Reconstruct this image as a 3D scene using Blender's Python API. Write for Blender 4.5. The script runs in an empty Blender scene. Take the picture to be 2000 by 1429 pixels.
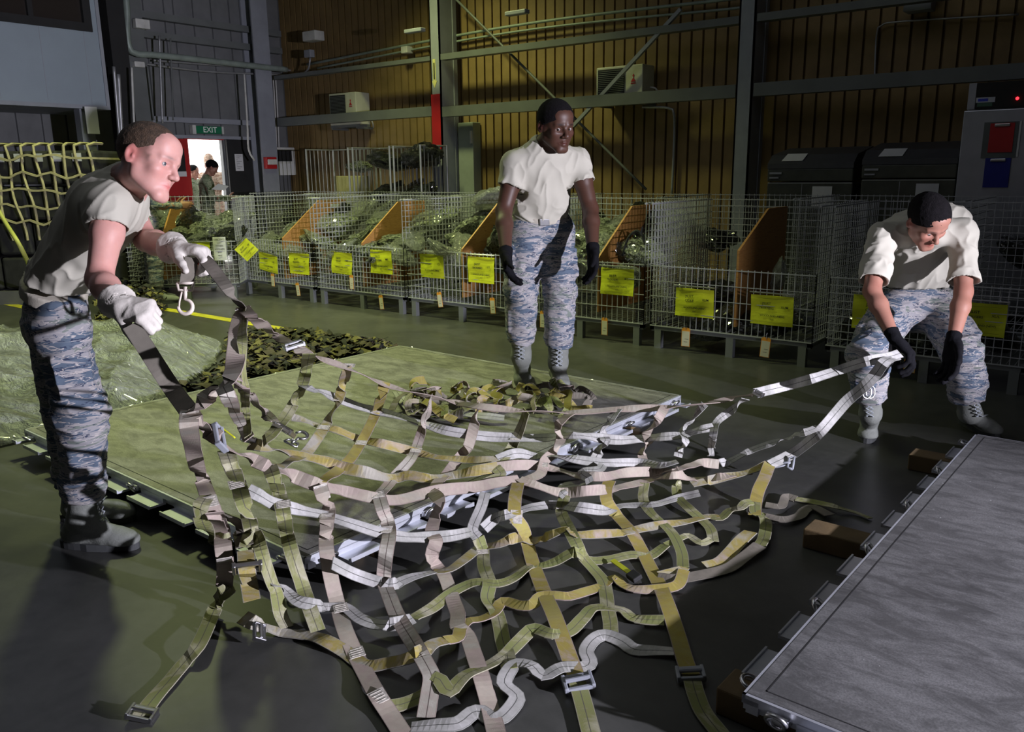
import bpy, bmesh, math, random
import numpy as np
from mathutils import Vector, Matrix
random.seed(7)
rng = np.random.default_rng(7)
COL = bpy.context.scene.collection
# ------------------------------------------------------------------ camera (axes follow the hall: +x along the tan wall, +y towards it)
FPX, PITCH, ROLL, CAMH, YAW = 1615.93, 0.23114787, -0.01221717, 1.46165, 0.66229648
def _rz(v):
    c, s = math.cos(YAW), math.sin(YAW)
    return np.array([v[0]*c - v[1]*s, v[0]*s + v[1]*c, v[2]])
_fw = np.array([0, math.cos(PITCH), -math.sin(PITCH)])
_rt = np.array([1.0, 0, 0]); _up = np.array([0, math.sin(PITCH), math.cos(PITCH)])
_cr, _sr = math.cos(ROLL), math.sin(ROLL)
FW, RT, UP = _rz(_fw), _rz(_cr*_rt + _sr*_up), _rz(-_sr*_rt + _cr*_up)
EYE = np.array([0, 0, CAMH])
def ray(px, py):
    return FW*FPX + RT*(px-1000) - UP*(py-714.5)
def at_z(px, py, z=0.0):
    d = ray(px, py); return EYE + d*((z-CAMH)/d[2])
def at_y(px, py, y):
    d = ray(px, py); return EYE + d*(y/d[1])
def at_x(px, py, x):
    d = ray(px, py); return EYE + d*(x/d[0])
def at_d(px, py, D):
    return EYE + ray(px, py)*(D/FPX)
def proj(P):
    v = np.asarray(P, float) - EYE; k = v @ FW
    return 1000 + FPX*(v @ RT)/k, 714.5 - FPX*(v @ UP)/k
cam_data = bpy.data.cameras.new('camera'); cam = bpy.data.objects.new('camera', cam_data); COL.objects.link(cam)
cam_data.sensor_width = 36; cam_data.lens = FPX/2000*36; cam_data.clip_start = 0.05; cam_data.clip_end = 200
_m = Matrix.Identity(4)
for i in range(3):
    _m[i][0] = RT[i]; _m[i][1] = UP[i]; _m[i][2] = -FW[i]; _m[i][3] = EYE[i]
cam.matrix_world = _m
bpy.context.scene.camera = cam
# ------------------------------------------------------------------ tagging
def tag(o, label=None, cat=None, group=None, kind=None):
    if label: o['label'] = label
    if cat: o['category'] = cat
    if group: o['group'] = group
    if kind: o['kind'] = kind
    return o
def empty(name, loc=(0, 0, 0), label=None, cat=None, group=None, rz=0.0):
    o = bpy.data.objects.new(name, None); COL.objects.link(o)
    o.location = tuple(float(v) for v in loc); o.rotation_euler = (0, 0, rz); o.empty_display_size = 0.1
    return tag(o, label, cat, group)
def mesh_obj(name, verts, faces, mat, parent=None, smooth=False, uvs=None, loc=None):
    """verts are in world space; stored relative to the parent's origin"""
    me = bpy.data.meshes.new(name)
    v = np.asarray(verts, float).reshape(-1, 3)
    off = np.zeros(3)
    if parent is not None: off = world_loc(parent)
    if loc is not None: base = np.asarray(loc, float)
    elif parent is None: base = np.array([v[:, 0].mean(), v[:, 1].mean(), v[:, 2].min()])
    else: base = off
    vv = v - base
    if parent is not None and abs(parent.rotation_euler.z) > 1e-9: raise ValueError('rotated parent')
    me.from_pydata([tuple(p) for p in vv], [], [tuple(int(i) for i in f) for f in faces])
    me.update()
    if uvs is not None:
        uvl = me.uv_layers.new(name='UVMap')
        li = np.empty(len(me.loops), dtype=np.int32); me.loops.foreach_get('vertex_index', li)
        uvl.data.foreach_set('uv', np.asarray(uvs, dtype=np.float32)[li].ravel())
    if smooth: me.polygons.foreach_set('use_smooth', [True]*len(me.polygons))
    if mat: me.materials.append(mat)
    o = bpy.data.objects.new(name, me); COL.objects.link(o)
    if parent is not None: o.parent = parent
    o.location = tuple(base - off)
    return o
def world_loc(o):
    p = np.array(o.location); q = o.parent
    while q is not None:
        p = p + np.array(q.location); q = q.parent
    return p
class MB:
    def __init__(s): s.v = []; s.f = []
    def add(s, v, f):
        b = len(s.v); s.v += [tuple(map(float, p)) for p in v]; s.f += [tuple(b+i for i in q) for q in f]
    def box(s, x0, x1, y0, y1, z0, z1, M=None):
        v = [(x, y, z) for x in (x0, x1) for y in (y0, y1) for z in (z0, z1)]
        if M is not None: v = [M(p) for p in v]
        s.add(v, [(0,1,3,2),(4,6,7,5),(0,4,5,1),(2,3,7,6),(0,2,6,4),(1,5,7,3)])
        return s
    def bbox(s, x0, x1, y0, y1, z0, z1, r=0.01, M=None):
        """box with chamfered vertical and horizontal edges"""
        bm = bmesh.new(); bmesh.ops.create_cube(bm, size=1)
        for w in bm.verts:
            w.co = Vector(((x0+x1)/2 + w.co.x*(x1-x0), (y0+y1)/2 + w.co.y*(y1-y0), (z0+z1)/2 + w.co.z*(z1-z0)))
        bmesh.ops.bevel(bm, geom=bm.edges[:], offset=min(r, .45*min(x1-x0, y1-y0, z1-z0)), segments=2, affect='EDGES', profile=.5)
        bm.verts.index_update()
        v = [tuple(w.co) for w in bm.verts]
        if M is not None: v = [M(p) for p in v]
        s.add(v, [[w.index for w in f.verts] for f in bm.faces]); bm.free(); return s
    def tube(s, pts, r, n=6, cap=True, square=False):
        P = [np.asarray(p, float) for p in pts]
        rs = r if hasattr(r, '__len__') else [r]*len(P)
        T = []
        for i in range(len(P)):
            a = P[max(i-1, 0)]; b = P[min(i+1, len(P)-1)]; t = b-a; T.append(t/(np.linalg.norm(t)+1e-12))
        ref = np.array([0, 0, 1.0]) if abs(T[0][2]) < .9 else np.array([1.0, 0, 0])
        u = np.cross(T[0], ref); u /= np.linalg.norm(u)
        v = []
        for p, t, rr in zip(P, T, rs):
            u = u - t*(u @ t); u /= np.linalg.norm(u)+1e-12; w = np.cross(t, u)
            for k in range(n):
                a = 2*math.pi*(k+.5)/n
                v.append(p + rr*(math.cos(a)*u + math.sin(a)*w))
        f = []
        for i in range(len(P)-1):
            for k in range(n):
                a, b = i*n+k, i*n+(k+1) % n
                f.append((a, b, b+n, a+n))
        if cap: f.append(tuple(range(n))[::-1]); f.append(tuple((len(P)-1)*n+k for k in range(n)))
        s.add(v, f); return s
    def wire(s, a, b, r):
        return s.tube([a, b], r, 4, False)
    def lathe(s, prof, c, n=16, M=None):
        v = []; f = []
        for (r, z) in prof:
            for k in range(n):
                a = 2*math.pi*k/n; p = (c[0]+r*math.cos(a), c[1]+r*math.sin(a), c[2]+z)
                v.append(M(p) if M else p)
        for i in range(len(prof)-1):
            for k in range(n):
                a, b = i*n+k, i*n+(k+1) % n; f.append((a, b, b+n, a+n))
        f.append(tuple(range(n))[::-1]); f.append(tuple((len(prof)-1)*n+k for k in range(n)))
        s.add(v, f); return s
    def prism(s, poly, ext):
        """poly: list of 3d points, ext: 3d vector"""
        n = len(poly); P = [np.asarray(p, float) for p in poly]; e = np.asarray(ext, float)
        s.add([tuple(p) for p in P]+[tuple(p+e) for p in P],
              [tuple(range(n))[::-1], tuple(range(n, 2*n))]+[(i, (i+1) % n, (i+1) % n+n, i+n) for i in range(n)])
        return s
    def ico(s, c, r, sub=2, M=None):
        bm = bmesh.new(); bmesh.ops.create_icosphere(bm, subdivisions=sub, radius=1); bm.verts.index_update()
        r = r if hasattr(r, '__len__') else (r, r, r)
        v = [(c[0]+w.co.x*r[0], c[1]+w.co.y*r[1], c[2]+w.co.z*r[2]) for w in bm.verts]
        if M: v = [M(p) for p in v]
        s.add(v, [[w.index for w in f.verts] for f in bm.faces]); bm.free(); return s
    def build(s, name, mat, parent=None, smooth=False, loc=None):
        return mesh_obj(name, s.v, s.f, mat, parent, smooth, loc=loc)
def catmull(P, step):
    P = [np.asarray(p, float) for p in P]
    if len(P) == 2: P = [P[0], (P[0]+P[1])/2, P[1]]
    Q = [2*P[0]-P[1]] + P + [2*P[-1]-P[-2]]; out = []
    for i in range(1, len(Q)-2):
        a, b, c, d = Q[i-1:i+3]; L = np.linalg.norm(c-b); n = max(1, int(math.ceil(L/step)))
        for k in range(n):
            t = k/n
            out.append(.5*((2*b)+(-a+c)*t+(2*a-5*b+4*c-d)*t*t+(-a+3*b-3*c+d)*t**3))
    out.append(Q[-2]); return out
# ------------------------------------------------------------------ materials
MATS = {}
class NT:
    def __init__(s, name):
        s.m = bpy.data.materials.new(name); s.m.use_nodes = True; s.t = s.m.node_tree; s.n = s.t.nodes; s.l = s.t.links
        s.b = s.n['Principled BSDF']; s.out = s.n['Material Output']
    def node(s, t, **k):
        x = s.n.new(t)
        for a, b in k.items():
            if a.startswith('_'): setattr(x, a[1:], b)
        return x
    def link(s, a, b): s.l.new(a, b)
    def coord(s, which='Object', scale=(1, 1, 1), rot=(0, 0, 0)):
        c = s.n.new('ShaderNodeTexCoord'); m = s.n.new('ShaderNodeMapping')
        m.inputs['Scale'].default_value = scale; m.inputs['Rotation'].default_value = rot
        s.l.new(c.outputs[which], m.inputs['Vector']); return m.outputs['Vector']
    def noise(s, vec, scale=5, detail=4, rough=.55, dist=0):
        x = s.n.new('ShaderNodeTexNoise'); x.inputs['Scale'].default_value = scale; x.inputs['Detail'].default_value = detail
        x.inputs['Roughness'].default_value = rough; x.inputs['Distortion'].default_value = dist
        s.l.new(vec, x.inputs['Vector']); return x.outputs['Fac']
    def ramp(s, fac, stops, interp='LINEAR'):
        r = s.n.new('ShaderNodeValToRGB'); r.color_ramp.interpolation = interp
        e = r.color_ramp.elements
        while len(e) < len(stops): e.new(.5)
        for q, (p, c) in zip(e, stops):
            q.position = p; q.color = (*c, 1) if len(c) == 3 else c
        s.l.new(fac, r.inputs['Fac']); return r.outputs['Color']
    def mix(s, fac, a, b, blend='MIX'):
        x = s.n.new('ShaderNodeMix'); x.data_type = 'RGBA'; x.blend_type = blend
        for sock, v in ((x.inputs[0], fac), (x.inputs[6], a), (x.inputs[7], b)):
            if hasattr(v, 'is_output'): s.l.new(v, sock)
            elif isinstance(v, (tuple, list)): sock.default_value = (*v[:3], 1)
            else: sock.default_value = v
        return x.outputs[2]
    def math(s, op, a, b=0.0):
        x = s.n.new('ShaderNodeMath'); x.operation = op
        for sock, v in ((x.inputs[0], a), (x.inputs[1], b)):
            if hasattr(v, 'is_output'): s.l.new(v, sock)
            else: sock.default_value = v
        return x.outputs[0]
    def bump(s, h, strength=.3, dist=.01):
        x = s.n.new('ShaderNodeBump'); x.inputs['Strength'].default_value = strength; x.inputs['Distance'].default_value = dist
        s.l.new(h, x.inputs['Height']); s.l.new(x.outputs[0], s.b.inputs['Normal']); return x
    def set(s, color=None, rough=None, metal=None, spec=None):
        if color is not None:
            if hasattr(color, 'is_output'): s.l.new(color, s.b.inputs['Base Color'])
            else: s.b.inputs['Base Color'].default_value = (*color, 1)
        if rough is not None:
            if hasattr(rough, 'is_output'): s.l.new(rough, s.b.inputs['Roughness'])
            else: s.b.inputs['Roughness'].default_value = rough
        if metal is not None: s.b.inputs['Metallic'].default_value = metal
        if spec is not None: s.b.inputs['Specular IOR Level'].default_value = spec
        return s
def mat(name, color, rough=.6, metal=0, var=.18, scale=6, bump=0.0, bscale=40, spec=.5, coord='Object'):
    if name in MATS: return MATS[name]
    n = NT(name); v = n.coord(coord)
    f = n.noise(v, scale)
    dark = tuple(c*(1-var) for c in color); lite = tuple(min(1, c*(1+var)) for c in color)
    n.set(n.ramp(f, [(.3, dark), (.7, lite)]), rough, metal, spec)
    if bump: n.bump(n.noise(v, bscale, 3), bump, .005)
    MATS[name] = n.m; return n.m
def emit(name, color, strength):
    n = NT(name); n.set(color, .5); n.b.inputs['Emission Color'].default_value = (*color, 1); n.b.inputs['Emission Strength'].default_value = strength
    return n.m
def text_mesh(name, s, size, mat_, parent, origin, xdir, ydir, align='CENTER', thick=.0006):
    """flat lettering on a surface: xdir = reading direction, ydir = up of the letters"""
    cu = bpy.data.curves.new(name, 'FONT'); cu.body = s; cu.size = size; cu.align_x = align; cu.align_y = 'CENTER'; cu.extrude = thick
    cu.resolution_u = 2; cu.offset = size*.012
    tmp = bpy.data.objects.new(name, cu); COL.objects.link(tmp)
    dg = bpy.context.evaluated_depsgraph_get(); me = tmp.evaluated_get(dg).to_mesh()
    X = np.asarray(xdir, float); X /= np.linalg.norm(X); Y = np.asarray(ydir, float); Y /= np.linalg.norm(Y); Z = np.cross(X, Y)
    V = [np.asarray(origin)+X*v.co.x+Y*v.co.y+Z*v.co.z for v in me.vertices]; F = [list(p.vertices) for p in me.polygons]
    tmp.evaluated_get(dg).to_mesh_clear(); bpy.data.objects.remove(tmp); bpy.data.curves.remove(cu)
    return mesh_obj(name, V, F, mat_, parent)
# ------------------------------------------------------------------ distance-field modelling (one continuous skin per part)
class Field:
    def __init__(s, lo, hi, h):
        s.h = h; s.lo = np.asarray(lo, float); n = np.ceil((np.asarray(hi, float)-s.lo)/h).astype(int)+1
        s.n = n; s.d = np.full(tuple(n), 1.0, dtype=np.float32)
    def sub(s, lo, hi):
        a = np.clip(np.floor((np.asarray(lo)-s.lo)/s.h).astype(int), 0, s.n); b = np.clip(np.ceil((np.asarray(hi)-s.lo)/s.h).astype(int)+1, 0, s.n)
        if np.any(b <= a): return None
        sl = tuple(slice(i, j) for i, j in zip(a, b))
        g = [np.float32(s.lo[k]+s.h*np.arange(a[k], b[k])) for k in range(3)]
        return sl, g[0][:, None, None], g[1][None, :, None], g[2][None, None, :]
    def comb(s, sl, q, k, op):
        d = s.d[sl]
        if op == 'add':
            if k > 0:
                hh = np.clip(.5+.5*(d-q)/k, 0, 1); s.d[sl] = d*(1-hh)+q*hh-k*hh*(1-hh)
            else: s.d[sl] = np.minimum(d, q)
        else:   # subtract
            if k > 0:
                hh = np.clip(.5-.5*(d+q)/k, 0, 1); s.d[sl] = d*(1-hh)-q*hh+k*hh*(1-hh)
            else: s.d[sl] = np.maximum(d, -q)
    def cone(s, a, b, ra, rb, k=.02, op='add', flat=None):
        """tapered capsule; flat=(dir, f): stretches the section by f along dir"""
        a = np.asarray(a, float); b = np.asarray(b, float); R = max(ra, rb)*(flat[1] if flat and flat[1] > 1 else 1)+k+.02
        g = s.sub(np.minimum(a, b)-R, np.maximum(a, b)+R)
        if g is None: return s
        sl, x, y, z = g; ba = b-a; L2 = ba @ ba
        px, py, pz = x-a[0], y-a[1], z-a[2]
        t = np.clip((px*ba[0]+py*ba[1]+pz*ba[2])/(L2+1e-12), 0, 1)
        qx, qy, qz = px-t*ba[0], py-t*ba[1], pz-t*ba[2]
        if flat:
            u = np.asarray(flat[0], float); u = u/np.linalg.norm(u); f = 1-1/flat[1]
            w = (qx*u[0]+qy*u[1]+qz*u[2])*f
            qx, qy, qz = qx-w*u[0], qy-w*u[1], qz-w*u[2]
        q = np.sqrt(qx*qx+qy*qy+qz*qz)-(ra+(rb-ra)*t)
        s.comb(sl, q.astype(np.float32), k, op); return s
    def ell(s, c, r, R=None, k=.02, op='add'):
        """ellipsoid, R: 3x3 rows = local axes"""
        c = np.asarray(c, float); r = np.asarray(r, float); m = r.max()+k+.02
        g = s.sub(c-m, c+m)
        if g is None: return s
        sl, x, y, z = g; px, py, pz = x-c[0], y-c[1], z-c[2]
        R = np.eye(3) if R is None else np.asarray(R)
        u = [(px*R[i][0]+py*R[i][1]+pz*R[i][2]) for i in range(3)]
        k0 = np.sqrt(sum((u[i]/r[i])**2 for i in range(3))); k1 = np.sqrt(sum((u[i]/r[i]**2)**2 for i in range(3)))+1e-9
        s.comb(sl, (k0*(k0-1)/k1).astype(np.float32), k, op); return s
    def rbox(s, c, hx, R=None, rad=.01, k=.01, op='add'):
        c = np.asarray(c, float); hx = np.asarray(hx, float); m = np.linalg.norm(hx)+k+.02
        g = s.sub(c-m, c+m)
        if g is None: return s
        sl, x, y, z = g; px, py, pz = x-c[0], y-c[1], z-c[2]
        R = np.eye(3) if R is None else np.asarray(R)
        u = [np.abs(px*R[i][0]+py*R[i][1]+pz*R[i][2])-(hx[i]-rad) for i in range(3)]
        out = np.sqrt(sum(np.maximum(w, 0)**2 for w in u)); ins = np.minimum(np.maximum(np.maximum(u[0], u[1]), u[2]), 0)
        s.comb(sl, (out+ins-rad).astype(np.float32), k, op); return s
    def cut(s, p, n, k=0.0, within=None):
        """remove the side n points to (optionally only near a ball)"""
        p = np.asarray(p, float); n = np.asarray(n, float); n = n/np.linalg.norm(n)
        if within is None: g = s.sub(s.lo, s.lo+s.n*s.h)
        else: g = s.sub(p-within, p+within)
        if g is None: return s
        sl, x, y, z = g; q = -((x-p[0])*n[0]+(y-p[1])*n[1]+(z-p[2])*n[2])
        if within is not None:
            rr = np.sqrt((x-p[0])**2+(y-p[1])**2+(z-p[2])**2)-within; q = np.maximum(q, rr)
        s.comb(sl, np.broadcast_to(q, s.d[sl].shape).astype(np.float32), k, 'sub'); return s
    def mesh(s):
        """naive surface nets"""
        d = s.d; inside = d < 0
        c = [inside[i:inside.shape[0]-1+i, j:inside.shape[1]-1+j, k:inside.shape[2]-1+k] for i in (0, 1) for j in (0, 1) for k in (0, 1)]
        sm = sum(q.astype(np.int8) for q in c); act = (sm > 0) & (sm < 8)
        idx = np.argwhere(act); N = len(idx); ids = np.full(act.shape, -1, dtype=np.int64); ids[tuple(idx.T)] = np.arange(N)
        acc = np.zeros((N, 3)); cnt = np.zeros(N)
        corners = [(i, j, k) for i in (0, 1) for j in (0, 1) for k in (0, 1)]
        val = {co: d[idx[:, 0]+co[0], idx[:, 1]+co[1], idx[:, 2]+co[2]].astype(float) for co in corners}
        for ax in range(3):
            for co in corners:
                if co[ax]: continue
                c2 = list(co); c2[ax] = 1; a, b = val[co], val[tuple(c2)]
                m = (a < 0) != (b < 0); t = np.where(m, a/(a-b+1e-20), 0)
                p = np.tile(np.array(co, float), (N, 1)); p[:, ax] += t
                acc[m] += p[m]; cnt[m] += 1
        V = s.lo + s.h*(idx+acc/cnt[:, None])
        F = []
        for ax in range(3):
            a1, a2 = (ax+1) % 3, (ax+2) % 3
            sl0 = [slice(None)]*3; sl1 = [slice(None)]*3; sl0[ax] = slice(0, -1); sl1[ax] = slice(1, None)
            A = inside[tuple(sl0)]; B = inside[tuple(sl1)]; ch = np.argwhere(A != B)
            ok = (ch[:, a1] > 0) & (ch[:, a2] > 0) & (ch[:, a1] < act.shape[a1]) & (ch[:, a2] < act.shape[a2]); ch = ch[ok]
            flip = A[tuple(ch.T)]
            q = []
            for (o1, o2) in ((-1, -1), (0, -1), (0, 0), (-1, 0)):
                e = ch.copy(); e[:, a1] += o1; e[:, a2] += o2; q.append(ids[tuple(e.T)])
            q = np.stack(q, 1); q[~flip] = q[~flip][:, ::-1]; F.append(q)
        F = np.concatenate(F)
        return V, F
def vnormals(V, F):
    n = np.zeros_like(V); a = V[F[:, 2]]-V[F[:, 0]]; b = V[F[:, 3]]-V[F[:, 1]]; c = np.cross(a, b)
    for i in range(4): np.add.at(n, F[:, i], c)
    return n/(np.linalg.norm(n, axis=1)[:, None]+1e-12)
def smooth_mesh(V, F, it=2, lam=.5):
    e = np.concatenate([F[:, [0, 1]], F[:, [1, 2]], F[:, [2, 3]], F[:, [3, 0]]])
    for _ in range(it):
        acc = np.zeros_like(V); cnt = np.zeros(len(V))
        np.add.at(acc, e[:, 0], V[e[:, 1]]); np.add.at(acc, e[:, 1], V[e[:, 0]])
        np.add.at(cnt, e[:, 0], 1); np.add.at(cnt, e[:, 1], 1)
        V = V+lam*(acc/np.maximum(cnt, 1)[:, None]-V)
    return V
def warp_noise(P, freq, seed=0, oct=3):
    """cheap smooth pseudo-noise from warped sines, about -1..1"""
    r = np.random.default_rng(seed); out = np.zeros(len(P)); amp = 1; tot = 0; f = freq
    for o in range(oct):
        A = r.normal(size=(3, 3)); A /= np.linalg.norm(A, axis=1)[:, None]; ph = r.uniform(0, 6.28, 3)
        q = P*f; w = np.sin(q @ A.T+ph)
        B = r.normal(size=(3, 3)); B /= np.linalg.norm(B, axis=1)[:, None]
        out += amp*np.sin((q+1.3*w) @ B.T+ph[::-1]).mean(1)*1.6; tot += amp; amp *= .5; f *= 2.03
    return out/tot
def nrm(v): v = np.asarray(v, float); return v/(np.linalg.norm(v)+1e-12)
M_METAL = mat('bright_metal', (.62, .62, .64), .3, 1, .1)
# ------------------------------------------------------------------ hall shell
WX, WY, CEIL = -12.69, 9.77, 6.6
def metal_paint(name, c, rough=.55, var=.15, scale=3, bump=.05):
    n = NT(name); v = n.coord('Object'); f = n.noise(v, scale, 5, .6)
    n.set(n.ramp(f, [(.3, tuple(q*(1-var) for q in c)), (.7, tuple(q*(1+var) for q in c))]), rough, 0, .4)
    n.bump(n.noise(v, 90, 3), bump, .003); return n.m
M_TAN = metal_paint('tan_ribbed_sheet', (.235, .155, .062), .55, .18)
M_GREYW = metal_paint('grey_ribbed_sheet', (.15, .155, .16), .6, .15)
M_STEEL = metal_paint('grey_painted_steel', (.27, .285, .325), .5, .12)
M_STEELG = metal_paint('dark_grey_girt', (.13, .14, .14), .5, .12)
M_DARK = mat('dull_black_paint', (.012, .012, .013), .8)  # plain dull black, the own colour of the parts that use it
M_BOOTH = metal_paint('blue_grey_panel', (.27, .32, .37), .5, .05, 2)
M_PIPE = mat('galvanised_conduit', (.42, .43, .45), .4, .6)
M_PIPEG = mat('green_grey_conduit', (.26, .31, .28), .5, .2)
M_WHITE = mat('white_plastic', (.55, .55, .53), .5)
M_PAPER = mat('white_paper', (.62, .62, .64), .8, var=.05)
M_INK = mat('black_ink', (.02, .02, .02), .7)
M_RED = mat('red_paint', (.42, .012, .015), .5, var=.08)
M_BLUE = mat('blue_card', (.01, .015, .22), .6)
M_YEL = mat('yellow_sheet', (.62, .66, .02), .6, var=.06, scale=14, bump=.2, bscale=25)
M_PIG = mat('floor_yellow_paint', (.50, .44, .03), .6, var=.3, scale=12)
# floor: sealed concrete
n = NT('sealed_concrete'); v = n.coord('Object'); f = n.noise(v, .9, 8, .65); g = n.noise(v, 14, 6, .7)
c = n.mix(.35, n.ramp(f, [(.3, (.040, .041, .039)), (.7, (.075, .076, .072))]), n.ramp(g, [(.35, (.036, .037, .035)), (.7, (.082, .082, .078))]))
n.set(c, n.ramp(f, [(.35, (.30, .30, .30)), (.7, (.48, .48, .48))]), 0, .5); n.bump(g, .06, .004); M_FLOOR = n.m
f = MB().box(WX, 9, -6, WY+.3, -.1, 0).build('floor', M_FLOOR); tag(f, kind='structure')
MB_ = MB(); MB_.box(WX-.2, 9.2, -6.2, WY+.5, CEIL, CEIL+.1); tag(MB_.build('ceiling', M_GREYW), kind='structure')
# back wall: ribbed tan sheet
mb = MB(); x = WX; P = .155
prof = []
while x < 9:
    prof += [(x, 0), (x+P-.028, 0), (x+P-.025, .055), (x+P-.003, .055)]; x += P
vs_ = []; fs_ = []
for i, (a, d) in enumerate(prof): vs_ += [(a, WY+d, 0), (a, WY+d, CEIL)]
for i in range(len(prof)-1): fs_.append((2*i, 2*i+2, 2*i+3, 2*i+1))
mb.add(vs_, fs_); mb.box(WX, 9, WY+.06, WY+.12, 0, CEIL)
tag(mb.build('wall_back', M_TAN), kind='structure')
# left wall: grey sheet with the exit opening
DY0, DY1, DZ = 7.76, 8.43, 2.03
mb = MB()
def ribs(y0, y1, z0, z1):
    y = y0
    while y < y1-.001:
        e = min(y+.34, y1); a = WX-.0
        mb.add([(a, y, z0), (a, e-.03, z0), (a, e-.03, z1), (a, y, z1)], [(0, 1, 2, 3)])
        mb.add([(a, e-.03, z0), (a-.03, e-.022, z0), (a-.03, e-.022, z1), (a, e-.03, z1)], [(0, 1, 2, 3)])
        mb.add([(a-.03, e-.022, z0), (a-.03, e-.006, z0), (a-.03, e-.006, z1), (a-.03, e-.022, z1)], [(0, 1, 2, 3)])
        mb.add([(a-.03, e-.006, z0), (a, e, z0), (a, e, z1), (a-.03, e-.006, z1)], [(0, 1, 2, 3)]); y = e
ribs(-6, DY0, 0, CEIL); ribs(DY1, WY, 0, CEIL); ribs(DY0, DY1, DZ, CEIL)
for (y0, y1, z0, z1) in ((-6, DY0, 0, CEIL), (DY1, WY+.1, 0, CEIL), (DY0, DY1, DZ, CEIL)): mb.box(WX-.12, WX-.04, y0, y1, z0, z1)
tag(mb.build('wall_left', M_GREYW), kind='structure')
mb = MB(); mb.box(9, 9.1, -6, WY+.3, 0, CEIL); tag(mb.build('wall_right', M_GREYW), kind='structure')
mb = MB(); mb.box(WX, 9, -6.1, -6, 0, CEIL); tag(mb.build('wall_front', M_GREYW), kind='structure')
# door: red frame left of the opening, open black leaf right
mb = MB(); mb.box(WX-.06, WX+.03, DY0-.06, DY0, 0, DZ+.06).box(WX-.06, WX+.03, DY0, DY1, DZ, DZ+.06)
d1 = mb.build('door_1', M_RED); tag(d1, kind='structure')
MB().box(WX+.03, WX+.07, DY1+.02, DY1+.50, .02, DZ+.03).build('door_leaf', M_DARK, d1)
b = MB().box(WX+.01, WX+.05, 7.30, 7.70, .55, DZ).build('notice_board', M_RED); tag(b, 'red fire equipment board on the grey wall beside the exit', 'board')
MB().box(WX+.05, WX+.062, 7.42, 7.66, 1.45, 1.88).build('panel', M_DARK, b)
MB().box(WX+.062, WX+.07, 7.50, 7.66, 1.44, 1.52).build('label_plate', M_PAPER, b)
def paper_x(y0, y1, z0, z1, x, label, lines=8):
    o = MB().box(x, x+.004, y0, y1, z0, z1).build('paper_notice', M_PAPER); tag(o, label, 'notice'); m = MB()
    for i in range(lines):
        z = z1-(i+1.2)*(z1-z0)/(lines+1.5); m.box(x+.004, x+.005, y0+.03, y1-.03-.04*(i % 3), z, z+.006)
    m.build('print_lines', M_INK, o); return o
paper_x(8.58, 8.74, 1.52, 1.80, WX+.072, 'white printed sheet on the black door leaf by the exit')
# outside ground seen through the exit
n = NT('pale_ground'); n.set((.75, .74, .70), .9); tag(MB().box(WX-9, WX-.12, 2, 16, -.1, -.01).build('floor_outside', n.m), kind='structure')
# exit sign
E0 = at_x(372, 241, WX+.12); sg = MB().bbox(WX+.02, WX+.10, 7.88, 8.36, 2.12, 2.24, .008).build('exit_sign', mat('sign_green', (.01, .16, .075), .4, var=.05)); tag(sg, 'green EXIT sign above the bright doorway', 'sign')
text_mesh('lettering', 'EXIT', .125, mat('sign_white', (.8, .82, .78), .5), sg, (WX+.102, 8.14, 2.18), (0, 1, 0), (0, 0, 1))
MB().box(WX+.02, WX+.11, 7.82, 7.88, 2.11, 2.25).build('end_cap', M_WHITE, sg); MB().box(WX+.02, WX+.11, 8.36, 8.39, 2.12, 2.24).build('end_cap', M_WHITE, sg)
# left wall steel: columns, rails, conduits
def steel(name, label, boxes, m=M_STEEL, cat='beam', group=None):
    mb = MB()
    for b_ in boxes: mb.box(*b_)
    return tag(mb.build(name, m), label, cat, group)
for i, (y, wd, lb) in enumerate(((8.95, .32, 'grey steel column right of the exit doors'), (6.75, .28, 'dark steel column left of the exit, behind the pipes'))):
    steel('steel_column', lb, [(WX+.02, WX+.06, y, y+wd, 0, CEIL), (WX+.06, WX+.30, y+wd/2-.01, y+wd/2+.01, 0, CEIL), (WX+.30, WX+.33, y, y+wd, 0, CEIL)], M_STEEL if i == 0 else M_STEELG, 'column')
steel('steel_column', 'black steel column just right of the raised booth', [(WX+.9, WX+1.1, 6.1, 6.34, 0, CEIL)], M_DARK, 'column')
steel('door_header', 'grey steel rail across the top of the exit doors', [(WX+.02, WX+.10, 7.1, 8.93, 2.28, 2.36), (WX+.02, WX+.08, 7.1, 8.93, 2.04, 2.09), (WX+.02, WX+.10, 7.12, 7.22, 2.09, 2.28)], M_STEEL, 'rail')
steel('wall_rail', 'upper grey horizontal rail on the left wall', [(WX+.03, WX+.15, 6.9, WY-.1, 3.78, 3.88)], M_STEELG, 'rail')
steel('wall_rail', 'middle grey horizontal rail above the thick conduit on the left wall', [(WX+.03, WX+.15, 6.9, WY-.1, 3.50, 3.60)], M_STEELG, 'rail')
def pipe(name, label, pts, r, m=M_PIPE, cat='pipe', group=None, n=8, step=.08):
    return tag(MB().tube(catmull(pts, step) if step else pts, r, n).build(name, m, None, True), label, cat, group)
px_ = lambda x, y, X=WX+.2: at_x(x, y, X)
a0 = px_(246, 0, WX+.45)
pipe('thick_conduit', 'thick green-grey conduit turning from vertical to run along the left wall', [a0+np.array((0, 0, 1.5)), a0, px_(248, 60, WX+.45), px_(252, 92, WX+.45), px_(268, 105, WX+.45), px_(330, 110, WX+.45), px_(560, 136, WX+.4)], .048, M_PIPEG)
for k, (a, b_) in enumerate((((262, 122), (560, 146)), ((300, 118), (600, 140)))):
    pipe('thin_conduit', ('lower', 'upper')[k]+' of the two thin conduits under the thick one', [px_(*a), px_((a[0]+b_[0])/2, (a[1]+b_[1])/2+6*(1-k)), px_(*b_)], .018)
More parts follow.
